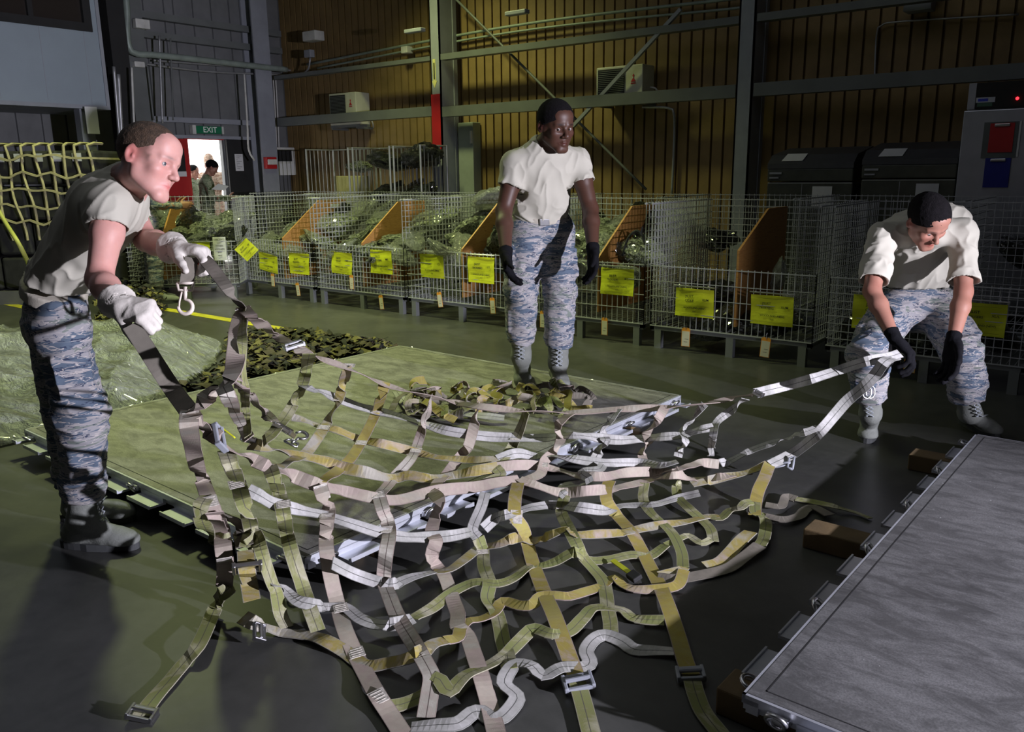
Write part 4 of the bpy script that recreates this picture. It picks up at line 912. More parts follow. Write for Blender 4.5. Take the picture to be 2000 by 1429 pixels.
def basket(origin, ang, w, lb, H=1.0, z0=.19, front=.5, depth=1.12, sx=.055, sz=.12, group=None, fr=.0036, cat='wire basket', simple=False, tall=False):
    """origin: front left corner on the floor; ang: heading of the front edge"""
    ux = np.array((math.cos(ang), math.sin(ang), 0)); uy = np.array((-ux[1], ux[0], 0)); o0 = np.array((origin[0], origin[1], 0.)); up = np.array((0, 0, 1.))
    o = empty('wire_basket', o0+ux*w/2+uy*depth/2, lb, cat, group); Z = up*z0
    if not simple:
        m = MB(); panel_grid(m, o0+Z, ux, w, front, sx, sz, fr); m.build('front_panel', M_WIRE, o)
    m = MB(); panel_grid(m, o0+Z+uy*depth, ux, w, H, .055, .055 if not simple else .12, fr*.9); m.build('back_panel', M_WIRE, o)
    for q in (0, 1):
        m = MB(); s0 = o0+Z+ux*(w*q); panel_grid(m, s0, uy, depth, H, .052, .055, fr)
        m.tube([s0+up*H-uy*.02, s0+up*(H+.0)+uy*.10], fr*2.2, 6); m.build('side_panel', M_WIRE, o)
    m = MB()
    for q in (0, 1):
        for k in (0, 1):
            c = o0+ux*(.03+(w-.06)*q)+uy*(.03+(depth-.06)*k)
            m.tube([c+up*.14, c+up*.20], .03, 4)
    M4 = lambda p: o0+ux*p[0]+uy*p[1]+up*p[2]
    m.box(0, w, 0, .035, .155, .19, M=M4).box(0, w, depth-.035, depth, .155, .19, M=M4).box(0, .035, 0, depth, .155, .19, M=M4).box(w-.035, w, 0, depth, .155, .19, M=M4)
    m.build('base_frame', M_ZINC, o)
    m = MB(); panel_grid_floor = [m.wire(o0+ux*x+up*.185, o0+ux*x+uy*depth+up*.185, .003) for x in np.arange(.05, w, .05)]
    m.build('floor_mesh', M_WIRE, o)
    for xx in (.04, w*.5, w-.10):
        for yy in (.0, depth-.06):
            MB().box(xx, xx+.06, yy, yy+.05, .0, .155, M=M4).build('foot', M_ZINC, o)
    return o, ux, uy, o0
SIGNS = {}
def sign(p, ux, uz, w, h, lines, lb, white=False, tilt=0.0):
    """p: top left corner"""
    ux = np.asarray(ux, float); up = np.array((0, 0, 1.)); c, s = math.cos(tilt), math.sin(tilt); X = ux*c+up*s; Y = up*c-ux*s; nn = np.cross(X, Y)
    p = np.asarray(p, float); q = [p-Y*h, p-Y*h+X*w, p+X*w, p]
    G = 7; vs = []; ffs = []; bend = .006
    for j in range(G+1):
        for i in range(G+1):
            a, b = i/G, j/G; off = bend*math.sin(a*5+b*3+p[0]*7)+.003*math.sin(b*9+p[0]*5)
            vs.append(p-Y*h*b+X*w*a+nn*(off))
    n1 = len(vs); vs += [v-nn*.0012 for v in vs]
    for j in range(G):
        for i in range(G):
            a = j*(G+1)+i; ffs.append((a+G+1, a+G+2, a+1, a)); ffs.append((n1+a, n1+a+1, n1+a+G+2, n1+a+G+1))
    for i in range(G):
        for (a, b) in ((i, i+1), (G*(G+1)+i, G*(G+1)+i+1), (i*(G+1), (i+1)*(G+1)), (i*(G+1)+G, (i+1)*(G+1)+G)): ffs.append((a, b, n1+b, n1+a))
    o = mesh_obj('paper_sign', vs, ffs, M_PAPER if white else M_YEL); tag(o, lb, 'sign')
    F_ = nn*.0095
    for (t, x, y, sz_) in lines: text_mesh('lettering', t, sz_*h, M_INK, o, p+X*w*x-Y*h*y+F_, X, Y, thick=.0003)
    if not white:
        m = MB()
        for yy in (.62, .10, .90): m.tube([p+X*w*.12-Y*h*yy+F_, p+X*w*.9-Y*h*yy+F_], .0007, 4)
        m.build('ruled_line', M_INK, o)
        m = MB(); m.tube([p+X*(-.01)+Y*.02+nn*.012, p+X*(w+.01)+Y*.02+nn*.012], .006, 6); m.tube([p+X*w*.1+Y*.05, p+X*w*.1+Y*.012], .004, 5); m.tube([p+X*w*.85+Y*.05, p+X*w*.85+Y*.012], .004, 5); m.build('wire_clip', M_METAL, o)
    return o
def hang_tag(p, ux, lb, h=.15, w=.058, tilt=.0):
    ux = np.asarray(ux, float); up = np.array((0, 0, 1.)); X = ux*math.cos(tilt)+up*math.sin(tilt); Y = up*math.cos(tilt)-ux*math.sin(tilt); nn = np.cross(X, Y)
    M4 = lambda v: np.asarray(p)+X*v[0]+nn*v[1]+Y*v[2]
    o = MB().prism([M4(v) for v in ((-w/2, 0, -h), (w/2, 0, -h), (w/2, 0, -.012), (w/2-.012, 0, 0), (-w/2+.012, 0, 0), (-w/2, 0, -.012))], nn*.0016).build('hanging_tag', M_TAG); tag(o, lb, 'tag')
    MB().box(-w/2+.004, w/2-.004, .0018, .0028, -h+.004, -.028, M=M4).build('paper_face', M_TAGP, o)
    MB().tube([M4((0, .002, -.012)), M4((0, .004, .02)), M4((0, -.003, .035))], .0025, 5).build('tie', M_METAL, o)
    m = MB(); m.box(-w*.1, w*.3, .003, .0034, -h*.6, -h*.585, M=M4).box(-w*.2, w*.2, .003, .0034, -h*.75, -h*.735, M=M4); m.build('writing', M_INK, o)
_bagmesh = []
def bag_proto(seed):
    r = np.random.default_rng(seed); bm = bmesh.new(); bmesh.ops.create_icosphere(bm, subdivisions=4, radius=1)
    P = np.array([w.co[:] for w in bm.verts]); N = P.copy()
    a = warp_noise(P, 1.7, seed, 2); b = warp_noise(P, 4.2, seed+1, 3)
    P = P*(1+.22*a-.26*np.abs(b)**.7)[:, None]; P[:, 2] = np.where(P[:, 2] < 0, P[:, 2]*.8, P[:, 2]); P = P*np.array((1, .75, .55))
    # gathered neck of the bag
    k = np.clip((P[:, 0]-.55)/.45, 0, 1); P[:, 0] += k*.35; P[:, 1] *= 1-.35*k; P[:, 2] = P[:, 2]*(1-.3*k)+k*.25
    for w, p in zip(bm.verts, P): w.co = Vector(p)
    for f in bm.faces: f.smooth = (seed % 2 == 0)
    me = bpy.data.meshes.new('bag'); bm.to_mesh(me); bm.free(); return me
BAGS = [bag_proto(k) for k in range(8)]
for k, me in enumerate(BAGS): me.materials.append((M_BAG, M_BAG, M_BAGC, M_BAG, M_BAGC, M_BAG, M_BAG, M_BAGC)[k])
BAGD = []
for k in range(3):
    me = BAGS[k*2+1].copy(); me.materials.clear(); me.materials.append(M_BAGD); BAGD.append(me)
def bag(p, s, lb, group, k=None, dark=False, rot=None):
    me = random.choice(BAGD) if dark else (BAGS[k] if k is not None else random.choice(BAGS))
    o = bpy.data.objects.new('gear_bag', me); COL.objects.link(o); o.location = tuple(map(float, p)); o.scale = (s, s*random.uniform(.8, 1.1), s*random.uniform(.7, 1.1))
    o.rotation_euler = rot or (random.uniform(-.5, .5), random.uniform(-.6, .6), random.uniform(0, 6.28)); return tag(o, lb, 'bag', group)
ORD = ('leftmost angled', 'second', 'third', 'fourth', 'fifth', 'sixth', 'rightmost')
FY = 6.12
bx = [(480, 620), (624, 795), (799, 1006), (1010, 1262), (1271, 1596), (1618, 2030)]
fronts = []
for (a, b) in bx:
    fronts.append((at_y(a, 600, FY)[0], at_y(b, 600, FY)[0]))
desc = ['wire basket of bagged gear, second from the left end of the row', 'wire basket of bagged gear between the second basket and the centre man', 'wire basket of bagged gear just left of the centre man',
        'wire basket of bagged gear just right of the centre man', 'nearly empty wire basket with an upright orange plywood board', 'wire basket behind the bending man at right']
allb = []
for i, (x0, x1) in enumerate(fronts):
    fine = i < 2
    allb.append(basket((x0, FY), 0.0, x1-x0-.02, desc[i], sz=.055 if fine else (.055 if i == 5 else .12), sx=.052))
A = np.array((-9.60, 5.02)); B_ = np.array((-8.74, 5.80)); ang = math.atan2(B_[1]-A[1], B_[0]-A[0]); w_ = np.linalg.norm(B_-A)+.12
b0 = basket(A-.06*(B_-A), ang, w_, 'angled wire basket at the left end of the row, nearest the exit', sz=.055)
# plywood dividers
def divider(o0, ux, uy, xf, lb, z0=.24, flip=False, zl=.84, zt=1.14, yk=(.03, .05, .62, 1.05)):
    up = np.array((0, 0, 1.)); p = lambda y, z: o0+ux*xf+uy*y+up*z
    poly = [p(yk[1], z0), p(yk[1], zl), p(yk[2], zt), p(yk[3], zt), p(yk[3], z0)]
    return tag(MB().prism(poly, ux*.018).build('plywood_divider', M_PLY), lb, 'board')
UX, UY = np.array((1., 0, 0)), np.array((0, 1., 0))
dl = ['plywood divider in the second basket, with a small white label', 'plywood divider in the third basket', 'plywood divider in the fourth basket beside the hanging hand', 'plywood divider in the basket right of the centre man', 'large bare orange plywood divider standing in the nearly empty basket']
for i, fx in enumerate((.55, .50, .50, .62, .52)):
    x0, x1 = fronts[i]; o = divider(np.array((x0, FY, 0.)), UX, UY, (x1-x0)*fx, dl[i], zl=.72 if i != 4 else .84)
    if i == 0: MB().box(x0+(x1-x0)*fx+.019, x0+(x1-x0)*fx+.021, FY+.8, FY+.95, 1.04, 1.09).build('label', M_PAPER, o)
divider(b0[3], b0[1], b0[2], w_*.30, 'dark orange plywood divider in the angled basket', zl=.70, zt=1.12)
# bags
def fill(o0, ux, uy, w, n_, lb, group, z0=.5, z1=.95, s0=.17, s1=.26, depth=1.1, back=.15, pdark=.12):
    nx = max(2, int(w/.30))
    for k in range(n_):
        u = ((k % nx)+.5+random.uniform(-.25, .25))/nx; v = (k//nx+.5)/max(1, math.ceil(n_/nx)); v = min(.86, max(.16, v+random.uniform(-.05, .05)))
        s = random.uniform(s0, s1); z = z0+(z1-z0)*v+random.uniform(-.05, .05)
        bag(o0+ux*(.15+u*(w-.3))+uy*(depth*v)+np.array((0, 0, z)), s*(1.25 if v > .6 else 1), lb, group, dark=random.random() < pdark)
names = ['second', 'third', 'fourth', 'fifth']
for i in range(4):
    x0, x1 = fronts[i]; g = 'bagged gear in the %s basket' % names[i]
    fill(np.array((x0, FY, 0.)), UX, UY, x1-x0, 16, 'crumpled clear bag of gear heaped in the %s basket from the left' % names[i], g, z0=.50 if i else .46, z1=.98)
fill(b0[3], b0[1], b0[2], w_, 17, 'crumpled clear bag of gear heaped in the angled left basket', 'bagged gear in the angled basket', z0=.5, z1=1.05)
x0, x1 = fronts[4]
fill(np.array((x0, FY, 0.)), UX, UY, x1-x0, 5, 'dark bag low in the nearly empty basket', 'dark bags in the nearly empty basket', z0=.26, z1=.34, pdark=1)
bag((x0+.95, FY+.35, .62), .13, 'small clear bag standing upright beside the orange board', None, 2, rot=(0, -1.3, .5))
x0, x1 = fronts[2]; bag((x0+.42, FY+.9, 1.15), .30, 'large pale clear bag topping the heap left of the centre man', None, 2)
bag((x0+.12, FY+.03, .74), .16, 'clear bag drooping over the front corner of the fourth basket', None, 4)
bag((x0+.50, FY+.0, .69), .14, 'clear bag drooping over the front rim, left of the black glove', None, 7)
x0, x1 = fronts[5]
fill(np.array((x0, FY, 0.)), UX, UY, x1-x0, 6, 'dark bag low in the rightmost basket', 'dark bags in the rightmost basket', z0=.30, z1=.4, pdark=1)
# strap loop in the fifth basket
x0, x1 = fronts[3]; pts = [(x0+.95, FY+.3, .72), (x0+1.0, FY+.32, .88), (x0+1.08, FY+.34, .94), (x0+1.14, FY+.36, .84), (x0+1.12, FY+.35, .74)]
tag(MB().tube(catmull(pts, .03), .012, 6).build('black_strap', M_DARK, None, True), 'black strap loop sticking up in the basket right of the centre man', 'strap')
# second row behind
row2 = [(-10.6, -9.35), (-9.3, -8.0), (-7.95, -6.65), (-6.6, -5.3), (-5.25, -3.95), (-3.9, -2.6), (-2.55, -1.25), (-1.2, .1)]
pl2 = ['behind the angled basket', 'behind the second basket', 'behind the third basket, by the roll cages', 'behind the fourth basket, below the red banded column', 'behind the centre man', 'behind the nearly empty basket', 'in front of the ice bins', 'in front of the refrigerator']
for k, (x0, x1) in enumerate(row2):
    basket((x0, 7.42), 0, x1-x0, 'back row wire basket '+pl2[k], simple=True, fr=.0032)
    if 1 <= k <= 4: fill(np.array((x0, 7.42, 0.)), UX, UY, x1-x0, 3, 'clear bag in the back row basket '+pl2[k], 'bags in back row basket %s' % ('two', 'three', 'four', 'five')[k-1], z0=.7, z1=1.0, pdark=.3)
    else: fill(np.array((x0, 7.42, 0.)), UX, UY, x1-x0, 2, 'dark bag in the back row basket '+pl2[k], 'dark bags '+pl2[k], z0=.6, z1=.9, pdark=1)
# signs on the front row: pixel boxes to the basket front plane
def sg_(px0, py0, px1, py1, lines, lb, tilt=0., y=FY-.012):
    a = at_y(px0, py0, y); b = at_y(px1, py0, y); c = at_y(px0, py1, y); return sign(a, UX, None, b[0]-a[0], a[2]-c[2], lines, lb, False, tilt)
def TX(kind, size): return [('JSLIST', .38, .28, .12), (kind, .38, .43, .12 if kind == 'COAT' else .105), (size, .80, .37, .11), ('WOODLAND (NEW)', .52, .68, .09), ('JSLIST', .52, .80, .05)]
sg_(506, 491, 542, 525, TX('COAT', 'S/S'), 'crooked yellow sheet on the second basket, left of two', -.12)
sg_(564, 493, 602, 533, TX('TROUSERS', 'S/S'), 'yellow sheet on the second basket, right of two')
sg_(647, 490, 686, 532, TX('COAT', 'M/S'), 'creased yellow sheet on the third basket, left of two', -.03)
sg_(722, 487, 764, 532, TX('TROUSERS', 'M/S'), 'yellow sheet on the third basket, right of two')
sg_(820, 495, 866, 540, TX('COAT', 'L/S'), 'yellow sheet on the fourth basket, left of two')
sg_(914, 500, 965, 550, TX('TROUSERS', 'L/S'), 'yellow sheet on the fourth basket, beside the black glove')
sg_(1174, 522, 1238, 573, TX('TROUSERS', 'M/L'), 'yellow sheet with a curled corner on the basket right of the centre man')
sg_(1320, 561, 1395, 615, TX('COAT', 'XL/M'), 'yellow COAT sheet on the nearly empty basket')
sg_(1468, 574, 1552, 631, TX('TROUSERS', 'XL/M'), 'yellow TROUSERS sheet on the nearly empty basket')
sg_(1668, 574, 1768, 640, TX('COAT', 'XL/L'), 'yellow sheet behind the knees of the bending man')
sg_(1868, 588, 1970, 651, TX('TROUSERS', 'XL/L'), 'yellow TROUSERS sheet at the right edge')
# angled basket signs
def on_b0(px, py):
    p0 = b0[3]; nn = np.array((b0[1][1], -b0[1][0], 0)); d = ray(px, py); k = ((p0+nn*.012-EYE) @ nn)/(d @ nn); return EYE+d*k
for (a, b, t, lb, wh) in (((375, 473), (412, 507), TX('COAT', 'S/R'), 'yellow sheet on the angled basket behind the white glove', False), ((415, 463), (444, 508), [('CONTENTS', .5, .1, .09), ('COAT', .5, .25, .07), ('TROUSERS', .5, .38, .07), ('WOODLAND', .5, .52, .07), ('JSLIST', .5, .66, .07), ('SIZES', .5, .8, .07)], 'white printed sheet on the angled basket', True)):
    p, q = on_b0(*a), on_b0(*b); sign(p, b0[1], None, abs((q-p) @ b0[1]), p[2]-q[2], t, lb, wh)
p = on_b0(458, 487); sign(p, b0[1], None, .20, .20, TX('TROUSERS', 'S/R'), 'yellow sheet hanging cornerwise at the right end of the angled basket', False, .75)
for (px, py, lb, t) in ((532, 534, 'tag under the crooked yellow sheet of the second basket', 0), (580, 552, 'tag under the right sheet of the second basket', .12), (686, 537, 'tag between the two sheets of the third basket', 0), (743, 576, 'tag under the right sheet of the third basket', .12),
                        (857, 570, 'tag under the left sheet of the fourth basket', .15), (961, 581, 'tag under the sheet beside the black glove', .08), (1060, 607, 'tag between the legs of the centre man', 0), (1181, 620, 'tag under the sheet with the curled corner', 0),
                        (1340, 640, 'tag under the COAT sheet of the nearly empty basket', 0), (1497, 659, 'tag under the TROUSERS sheet of the nearly empty basket', -.06), (1778, 700, 'tag between the hands of the bending man', 0)):
    hang_tag(at_y(px, py, FY-.03), UX, 'orange and white '+lb, tilt=t, h=.155 if px != 1778 else .10, w=.075 if px > 1300 else .062)
# ------------------------------------------------------------------ roll cages with sacks, left of the banded column
def cage(x0, x1, y0, dp, h, lb, mesh=7):
    o = empty('roll_cage', ((x0+x1)/2, y0+dp/2, 0), lb, 'roll cage'); 
    for x in (x0, x1):
        for y in (y0, y0+dp): MB().tube([(x, y, .08), (x, y, h)], .016, 8).build('corner_post', M_PIPE, o)
    for x in (x0, x1):
        m = MB()
        for k in range(1, mesh): y = y0+dp*k/mesh; m.wire((x, y, .2), (x, y, h-.02), .006)
        for z in (.2, h*.55, h-.01): m.tube([(x, y0, z), (x, y0+dp, z)], .010, 6)
        m.build('side_frame', M_PIPE, o)
    m = MB()
    for k in range(1, mesh+1): x = x0+(x1-x0)*k/(mesh+1); m.wire((x, y0+dp, .2), (x, y0+dp, h-.02), .006)
    for z in (.2, h*.55, h-.01): m.tube([(x0, y0+dp, z), (x1, y0+dp, z)], .010, 6)
    m.build('back_frame', M_PIPE, o); MB().box(x0, x1, y0, y0+dp, .12, .16).build('base', M_ZINC, o)
    for x in (x0+.05, x1-.05):
        for y in (y0+.05, y0+dp-.05): MB().tube([(x-.015, y, .045), (x+.015, y, .045)], .045, 12).build('caster', M_DARK, o)
CY = 8.66
xa, xb, xc, xd = [at_y(p, 330, CY)[0] for p in (600, 692, 762, 822)]
hz = at_y(600, 291, CY)[2]
cage(xa, xb-.12, CY, .55, hz, 'left roll cage against the tan wall'); cage(xb-.02, xc, CY, .55, hz, 'middle roll cage full of dark sacks'); cage(xc+.08, xd, CY, .55, hz, 'right roll cage next to the red banded column')
for k in range(9):
    u = random.random(); bag((xb+.1+(xd-xb-.2)*(k % 3+.5)/3, CY+.28, .35+.38*(k//3)), .32, 'dark green kit sack packed in the roll cages', 'kit sacks in the roll cages', dark=True)
bag((xb+.45, CY+.3, 1.62), .38, 'dark sack bulging over the top of the middle roll cage', None, dark=True, rot=(0, .2, .3)); bag((xc+.35, CY+.3, 1.68), .40, 'dark pointed sack on top of the right roll cage', None, dark=True, rot=(.3, .3, 3))
bag((xb-.12, CY+.25, 1.55), .20, 'shiny clear green bag in the left roll cage', None, 1)
tag(MB().bbox(xa+.18, xb-.2, CY+.42, CY+.50, .5, 1.42, .01).build('yellow_carton', mat('pale_yellow_card', (.50, .46, .20), .7)), 'pale yellow carton standing inside the left roll cage', 'box')
# ------------------------------------------------------------------ netted cargo at the far left
cg = at_d(70, 480, 9.6); bas = np.array([RT*1.0, np.array((FW[0], FW[1], 0)), (0, 0, 1.)]); rx = nrm(np.array((RT[0], RT[1], 0))); ry = nrm(np.array((FW[0], FW[1], 0)))
M6 = lambda p: np.array((cg[0], cg[1], 0))+rx*p[0]+ry*p[1]+np.array((0, 0, p[2]))
M_CARGO = mat('black_crate', (.018, .018, .018), .7, var=.4, scale=8); M_NET = mat('tan_net_webbing', (.36, .32, .18), .8, var=.25, scale=9)
W2 = .80
cr = empty('cargo_stack', M6((0, .6, 0)), 'tall dark cargo stack under the tan net at the left edge', 'cargo')
MB().box(-1.3, W2, 0, 1.2, .0, .16, M=M6).build('skid', mat('grey_skid', (.1, .1, .1), .7), cr)
m = MB()
for k in range(5):
    for j in range(4): m.bbox(-1.28+k*.42, -1.28+k*.42+.39, .02, 1.15, .18+j*.40, .18+j*.40+.37, .03, M=M6)
m.build('crates', M_CARGO, cr); m = MB()
for k in range(9): MB().box(-1.2+k*.22, -1.2+k*.22+.10, -.012, .0, 1.63, 1.72, M=M6).build('white_label', mat('grey_white_label', (.40, .40, .45), .6), cr)
nt = empty('stack_net', M6((0, -.02, .3)), 'tan webbing net hanging over the cargo stack at the left edge', 'cargo net')
sag = lambda u, k: .015*math.sin(u*9+k*2)+.02*math.sin(u*3.1+k)
for k in range(9):
    x = W2-.03-k*.155; pts = [M6((x+sag(z, k)+(1.8-z)*.06, -.03-.02*math.sin(z*7+k), z)) for z in np.linspace(.75 if k > 3 else .5, 1.80, 16)]
    pts += [M6((x, .1*j, 1.83)) for j in range(1, 4)]
    MB().tube(pts, .017, 4).build('vertical_strap', M_NET, nt)
for j, z in enumerate((1.68, 1.48, 1.31, 1.13, .97)):
    pts = [M6((x, -.05-.01*math.sin(x*8), z+sag(x*2, j)+.012*math.cos(x*20))) for x in np.linspace(-1.2, W2-.0, 26)]
    pts += [M6((W2+.02, y, z-.02)) for y in (.1, .3, .6)]
    MB().tube(pts, .016, 4).build('horizontal_strap', M_NET, nt)
pipe('yellow_strap', 'bright yellow strap slanting down behind the left man', [at_d(-60, 320, 8.2), at_d(-10, 400, 7.9), at_d(12, 437, 7.8), at_d(48, 498, 7.6), at_z(84, 585, .02), at_z(100, 600, .02)], .020, mat('bright_yellow_web', (.40, .40, .10), .6), 'strap')
# ------------------------------------------------------------------ the cargo net held between the men
def web(name, c1, c2, c3, bias, seam):
    n = NT(name); v = n.coord('Object'); a = n.noise(v, 5.5, 5, .65, .8); b = n.noise(v, 38, 3, .6)
    col = n.ramp(a, [(.40-bias, c1), (.54-bias, c2), (.68-bias, c3)])
    col = n.mix(n.ramp(b, [(.35, (.22, .22, .22)), (.65, (0, 0, 0))]), col, tuple(q*.5 for q in c1))
    uv = n.node('ShaderNodeUVMap', _uv_map='UVMap'); s = n.node('ShaderNodeSeparateXYZ'); n.link(uv.outputs[0], s.inputs[0])
    d = n.math('ABSOLUTE', n.math('SUBTRACT', s.outputs['X'], .5))
    if seam: col = n.mix(n.math('LESS_THAN', d, .028), col, tuple(q*.28 for q in c1))
    col = n.mix(n.math('GREATER_THAN', d, .46), col, tuple(q*.7 for q in c1))
    w = n.node('ShaderNodeTexWave'); w.inputs['Scale'].default_value = 1.0; mp = n.node('ShaderNodeMapping'); mp.inputs['Scale'].default_value = (6, 300, 1); n.link(uv.outputs[0], mp.inputs[0]); n.link(mp.outputs[0], w.inputs[0])
    n.set(col, .8, 0, .2); n.bump(w.outputs['Fac'], .15, .001); return n.m
TANW, OLV, MUS, PNK = (.38, .36, .31), (.21, .22, .08), (.32, .26, .06), (.40, .325, .29)
MW = {'t': web('tan_webbing', PNK, TANW, (.55, .52, .47), 0, True), 'T': web('plain_tan_webbing', PNK, (.40, .35, .29), TANW, 0, False), 'o': web('olive_webbing', (.40, .38, .28), OLV, (.20, .23, .08), .04, True),
      'm': web('mustard_webbing', PNK, MUS, (.34, .30, .09), .08, False), 'w': web('pale_webbing', (.33, .33, .31), (.45, .44, .43), (.52, .51, .51), 0, True), 'g': web('dark_grey_webbing', (.17, .155, .13), (.20, .18, .15), (.24, .21, .18), 0, False),
      'x': web('stained_webbing', TANW, MUS, PNK, 0, False)}
ZC = """395,500,1.20 475,603,1.02 575,677,.85 680,718,.72 745,748,.62 840,775,.54 935,793,.48 1028,802,.45 1117,805,.43 1206,799,.43 1299,795,.43 1376,788,.45 1475,768,.5 1600,735,.56 1725,700,.62
255,640,1.02 310,720,.92 367,800,.82 400,780,.86 435,752,.92 460,690,.97 484,851,.55 539,826,.55 592,752,.62 656,777,.52 736,802,.42 823,826,.36 923,849,.33 1009,854,.31 1169,854,.3 1323,851,.3 1394,835,.33
570,814,.45 619,829,.4 700,857,.32 798,879,.26 905,897,.24 1009,885,.24 1166,902,.2 1323,900,.18 487,866,.5 558,882,.4 601,891,.36 666,912,.3 767,934,.22 886,928,.2 1052,909,.2 1231,922,.15 1369,904,.1
425,854,.68 459,882,.6 527,912,.5 619,946,.38 727,971,.28 846,962,.22 932,952,.2 1015,937,.19 1086,959,.14 1246,943,.08 1362,939,.04 1467,921,.08 404,962,.45 484,956,.45 536,983,.38 629,1005,.28 743,1040,.2 846,1045,.12 920,1039,.1 1080,986,.07 1243,986,.03 1323,971,.02
1605,841,.3 1505,907,.10 1656,781,.42 1439,893,.04 435,1068,.25 482,1068,.25 564,1065,.22 638,1074,.18 740,1137,.05 847,1118,.03 936,1071,.02 438,1146,.10 592,1147,.08 658,1175,.04 275,1398,.01 420,1187,.03 577,1238,.01 693,1275,.01 784,1429,.01 969,1429,.01 1154,1429,.01 1404,1429,.01 878,1162,.02 1040,1097,.01 1180,1133,.01 1271,1109,.01 1385,1009,.01 1495,1000,.02 1700,1010,.01 1400,1110,.01 1192,1240,.01 958,1207,.01 1555,970,.01 1250,1300,.01 330,1330,.01"""
ZP = np.array([[float(q) for q in t.split(',')] for t in ZC.split()])
def zof(px, py):
    d2 = (ZP[:, 0]-px)**2+(ZP[:, 1]-py)**2; w = 1/(d2+30)**2; return float((w*ZP[:, 2]).sum()/w.sum())
def npt(px, py, dz=0):
    z = zof(px, py)+dz
    for _ in range(3):
        P = at_z(px, py, z); lim = ZT+.006 if in_pal1(P, .03) else .006
        if z < lim: z = lim
        else: break
    return at_z(px, py, z)
def ribbon(name, P, wd, m, parent, twist=.5, seed=0, step=.02, thick=.0032, flat=.5, tw0=0., label=None):
    P = catmull(P, step); n_ = len(P); P = np.array(P); s = np.concatenate([[0], np.cumsum(np.linalg.norm(np.diff(P, axis=0), axis=1))])
    r = np.random.default_rng(seed); ph = r.uniform(0, 6.28, 3); V = []; UV = []; pw = None
    Wn = []
    for i in range(n_):
        T = nrm(P[min(i+1, n_-1)]-P[max(i-1, 0)]); up = np.array((0, 0, 1.)); tc = nrm(EYE-P[i]); floor_ = P[i][2] < (ZT+.05 if in_pal1(P[i]) else .05)
        f = .85 if floor_ else flat; ref = nrm(up*f+tc*(1-f)*np.array((1, 1, .5))); w = nrm(np.cross(T, ref))
        if pw is not None and w @ pw < 0: w = -w
        pw = w; a = (twist*(.35 if floor_ else 1))*(math.sin(s[i]*9+ph[0])+.6*math.sin(s[i]*19+ph[1]))+tw0
        b = np.cross(T, w); wv = w*math.cos(a)+b*math.sin(a); Wn.append((T, wv, np.cross(T, wv)))
    for i in range(n_):
        T, wv, nn = Wn[i]; c = P[i].copy(); lo = c[2]-abs(wv[2])*wd/2; lim = (ZT if in_pal1(c) else 0)+.002
        if lo < lim: c[2] += lim-lo
        for (u, q) in ((0, 1), (1, 1), (1, -1), (0, -1)):
            V.append(c+wv*wd*(u-.5)+nn*thick/2*q); UV.append((u, s[i]))
    F = [(0, 1, 2, 3)]
    for i in range(n_-1):
        a = 4*i
        for k in range(4): F.append((a+k, a+4+k, a+4+(k+1) % 4, a+(k+1) % 4))
    F.append(tuple(4*(n_-1)+k for k in (3, 2, 1, 0)))
    o = mesh_obj(name, V, F, m, parent, False, UV)
    if label: o['label'] = label
    return o, P, Wn
net = empty('cargo_net', npt(850, 950), 'tan and olive webbing cargo net stretched between the men and spread over pallet and floor', 'cargo net')
def S(k, t, pts, w=.044, tw=.45, sd=None, dz=0, flat=.5, name='webbing_strap', par=None, lab=None):
    return ribbon(name, [npt(x, y, dz) if len(q) == 0 else (at_d(x, y, q[0]) if q[0] > 2 else at_z(x, y, q[0])) for (x, y, *q) in pts], w, MW[k], par or net, tw, sd if sd is not None else int(pts[0][0]*7+pts[0][1]), flat=flat, label=lab)
# edge straps and tension lines
HL, HR, HX = P_LEFT, P_RIGHT, None
S('g', 0, [(388, 500, 2.80), (405, 512, 2.76), (426, 538, 2.72), (450, 570, 2.67), (475, 603)], .042, .12, lab='dark grey upper tension strap')
S('T', 0, [(475, 603), (497, 622), (535, 652), (575, 677), (610, 695), (680, 718), (745, 748), (840, 775), (890, 786), (935, 793), (1028, 802), (1117, 805), (1206, 799), (1299, 795), (1376, 788), (1430, 777), (1475, 768)], .044, .35, flat=.9)
S('w', 0, [(1475, 768), (1540, 752), (1590, 738), (1640, 722), (1690, 706), (1735, 697, .62), (1758, 690, 3.84)], .046, .25, 4, flat=.2, lab='pale upper strap to the bending man')
S('g', 0, [(256, 634, 2.50), (284, 678, 2.50), (312, 722, 2.49), (340, 764, 2.48), (367, 800)], .052, .03, 3, flat=.1, lab='dark grey lower tension strap')
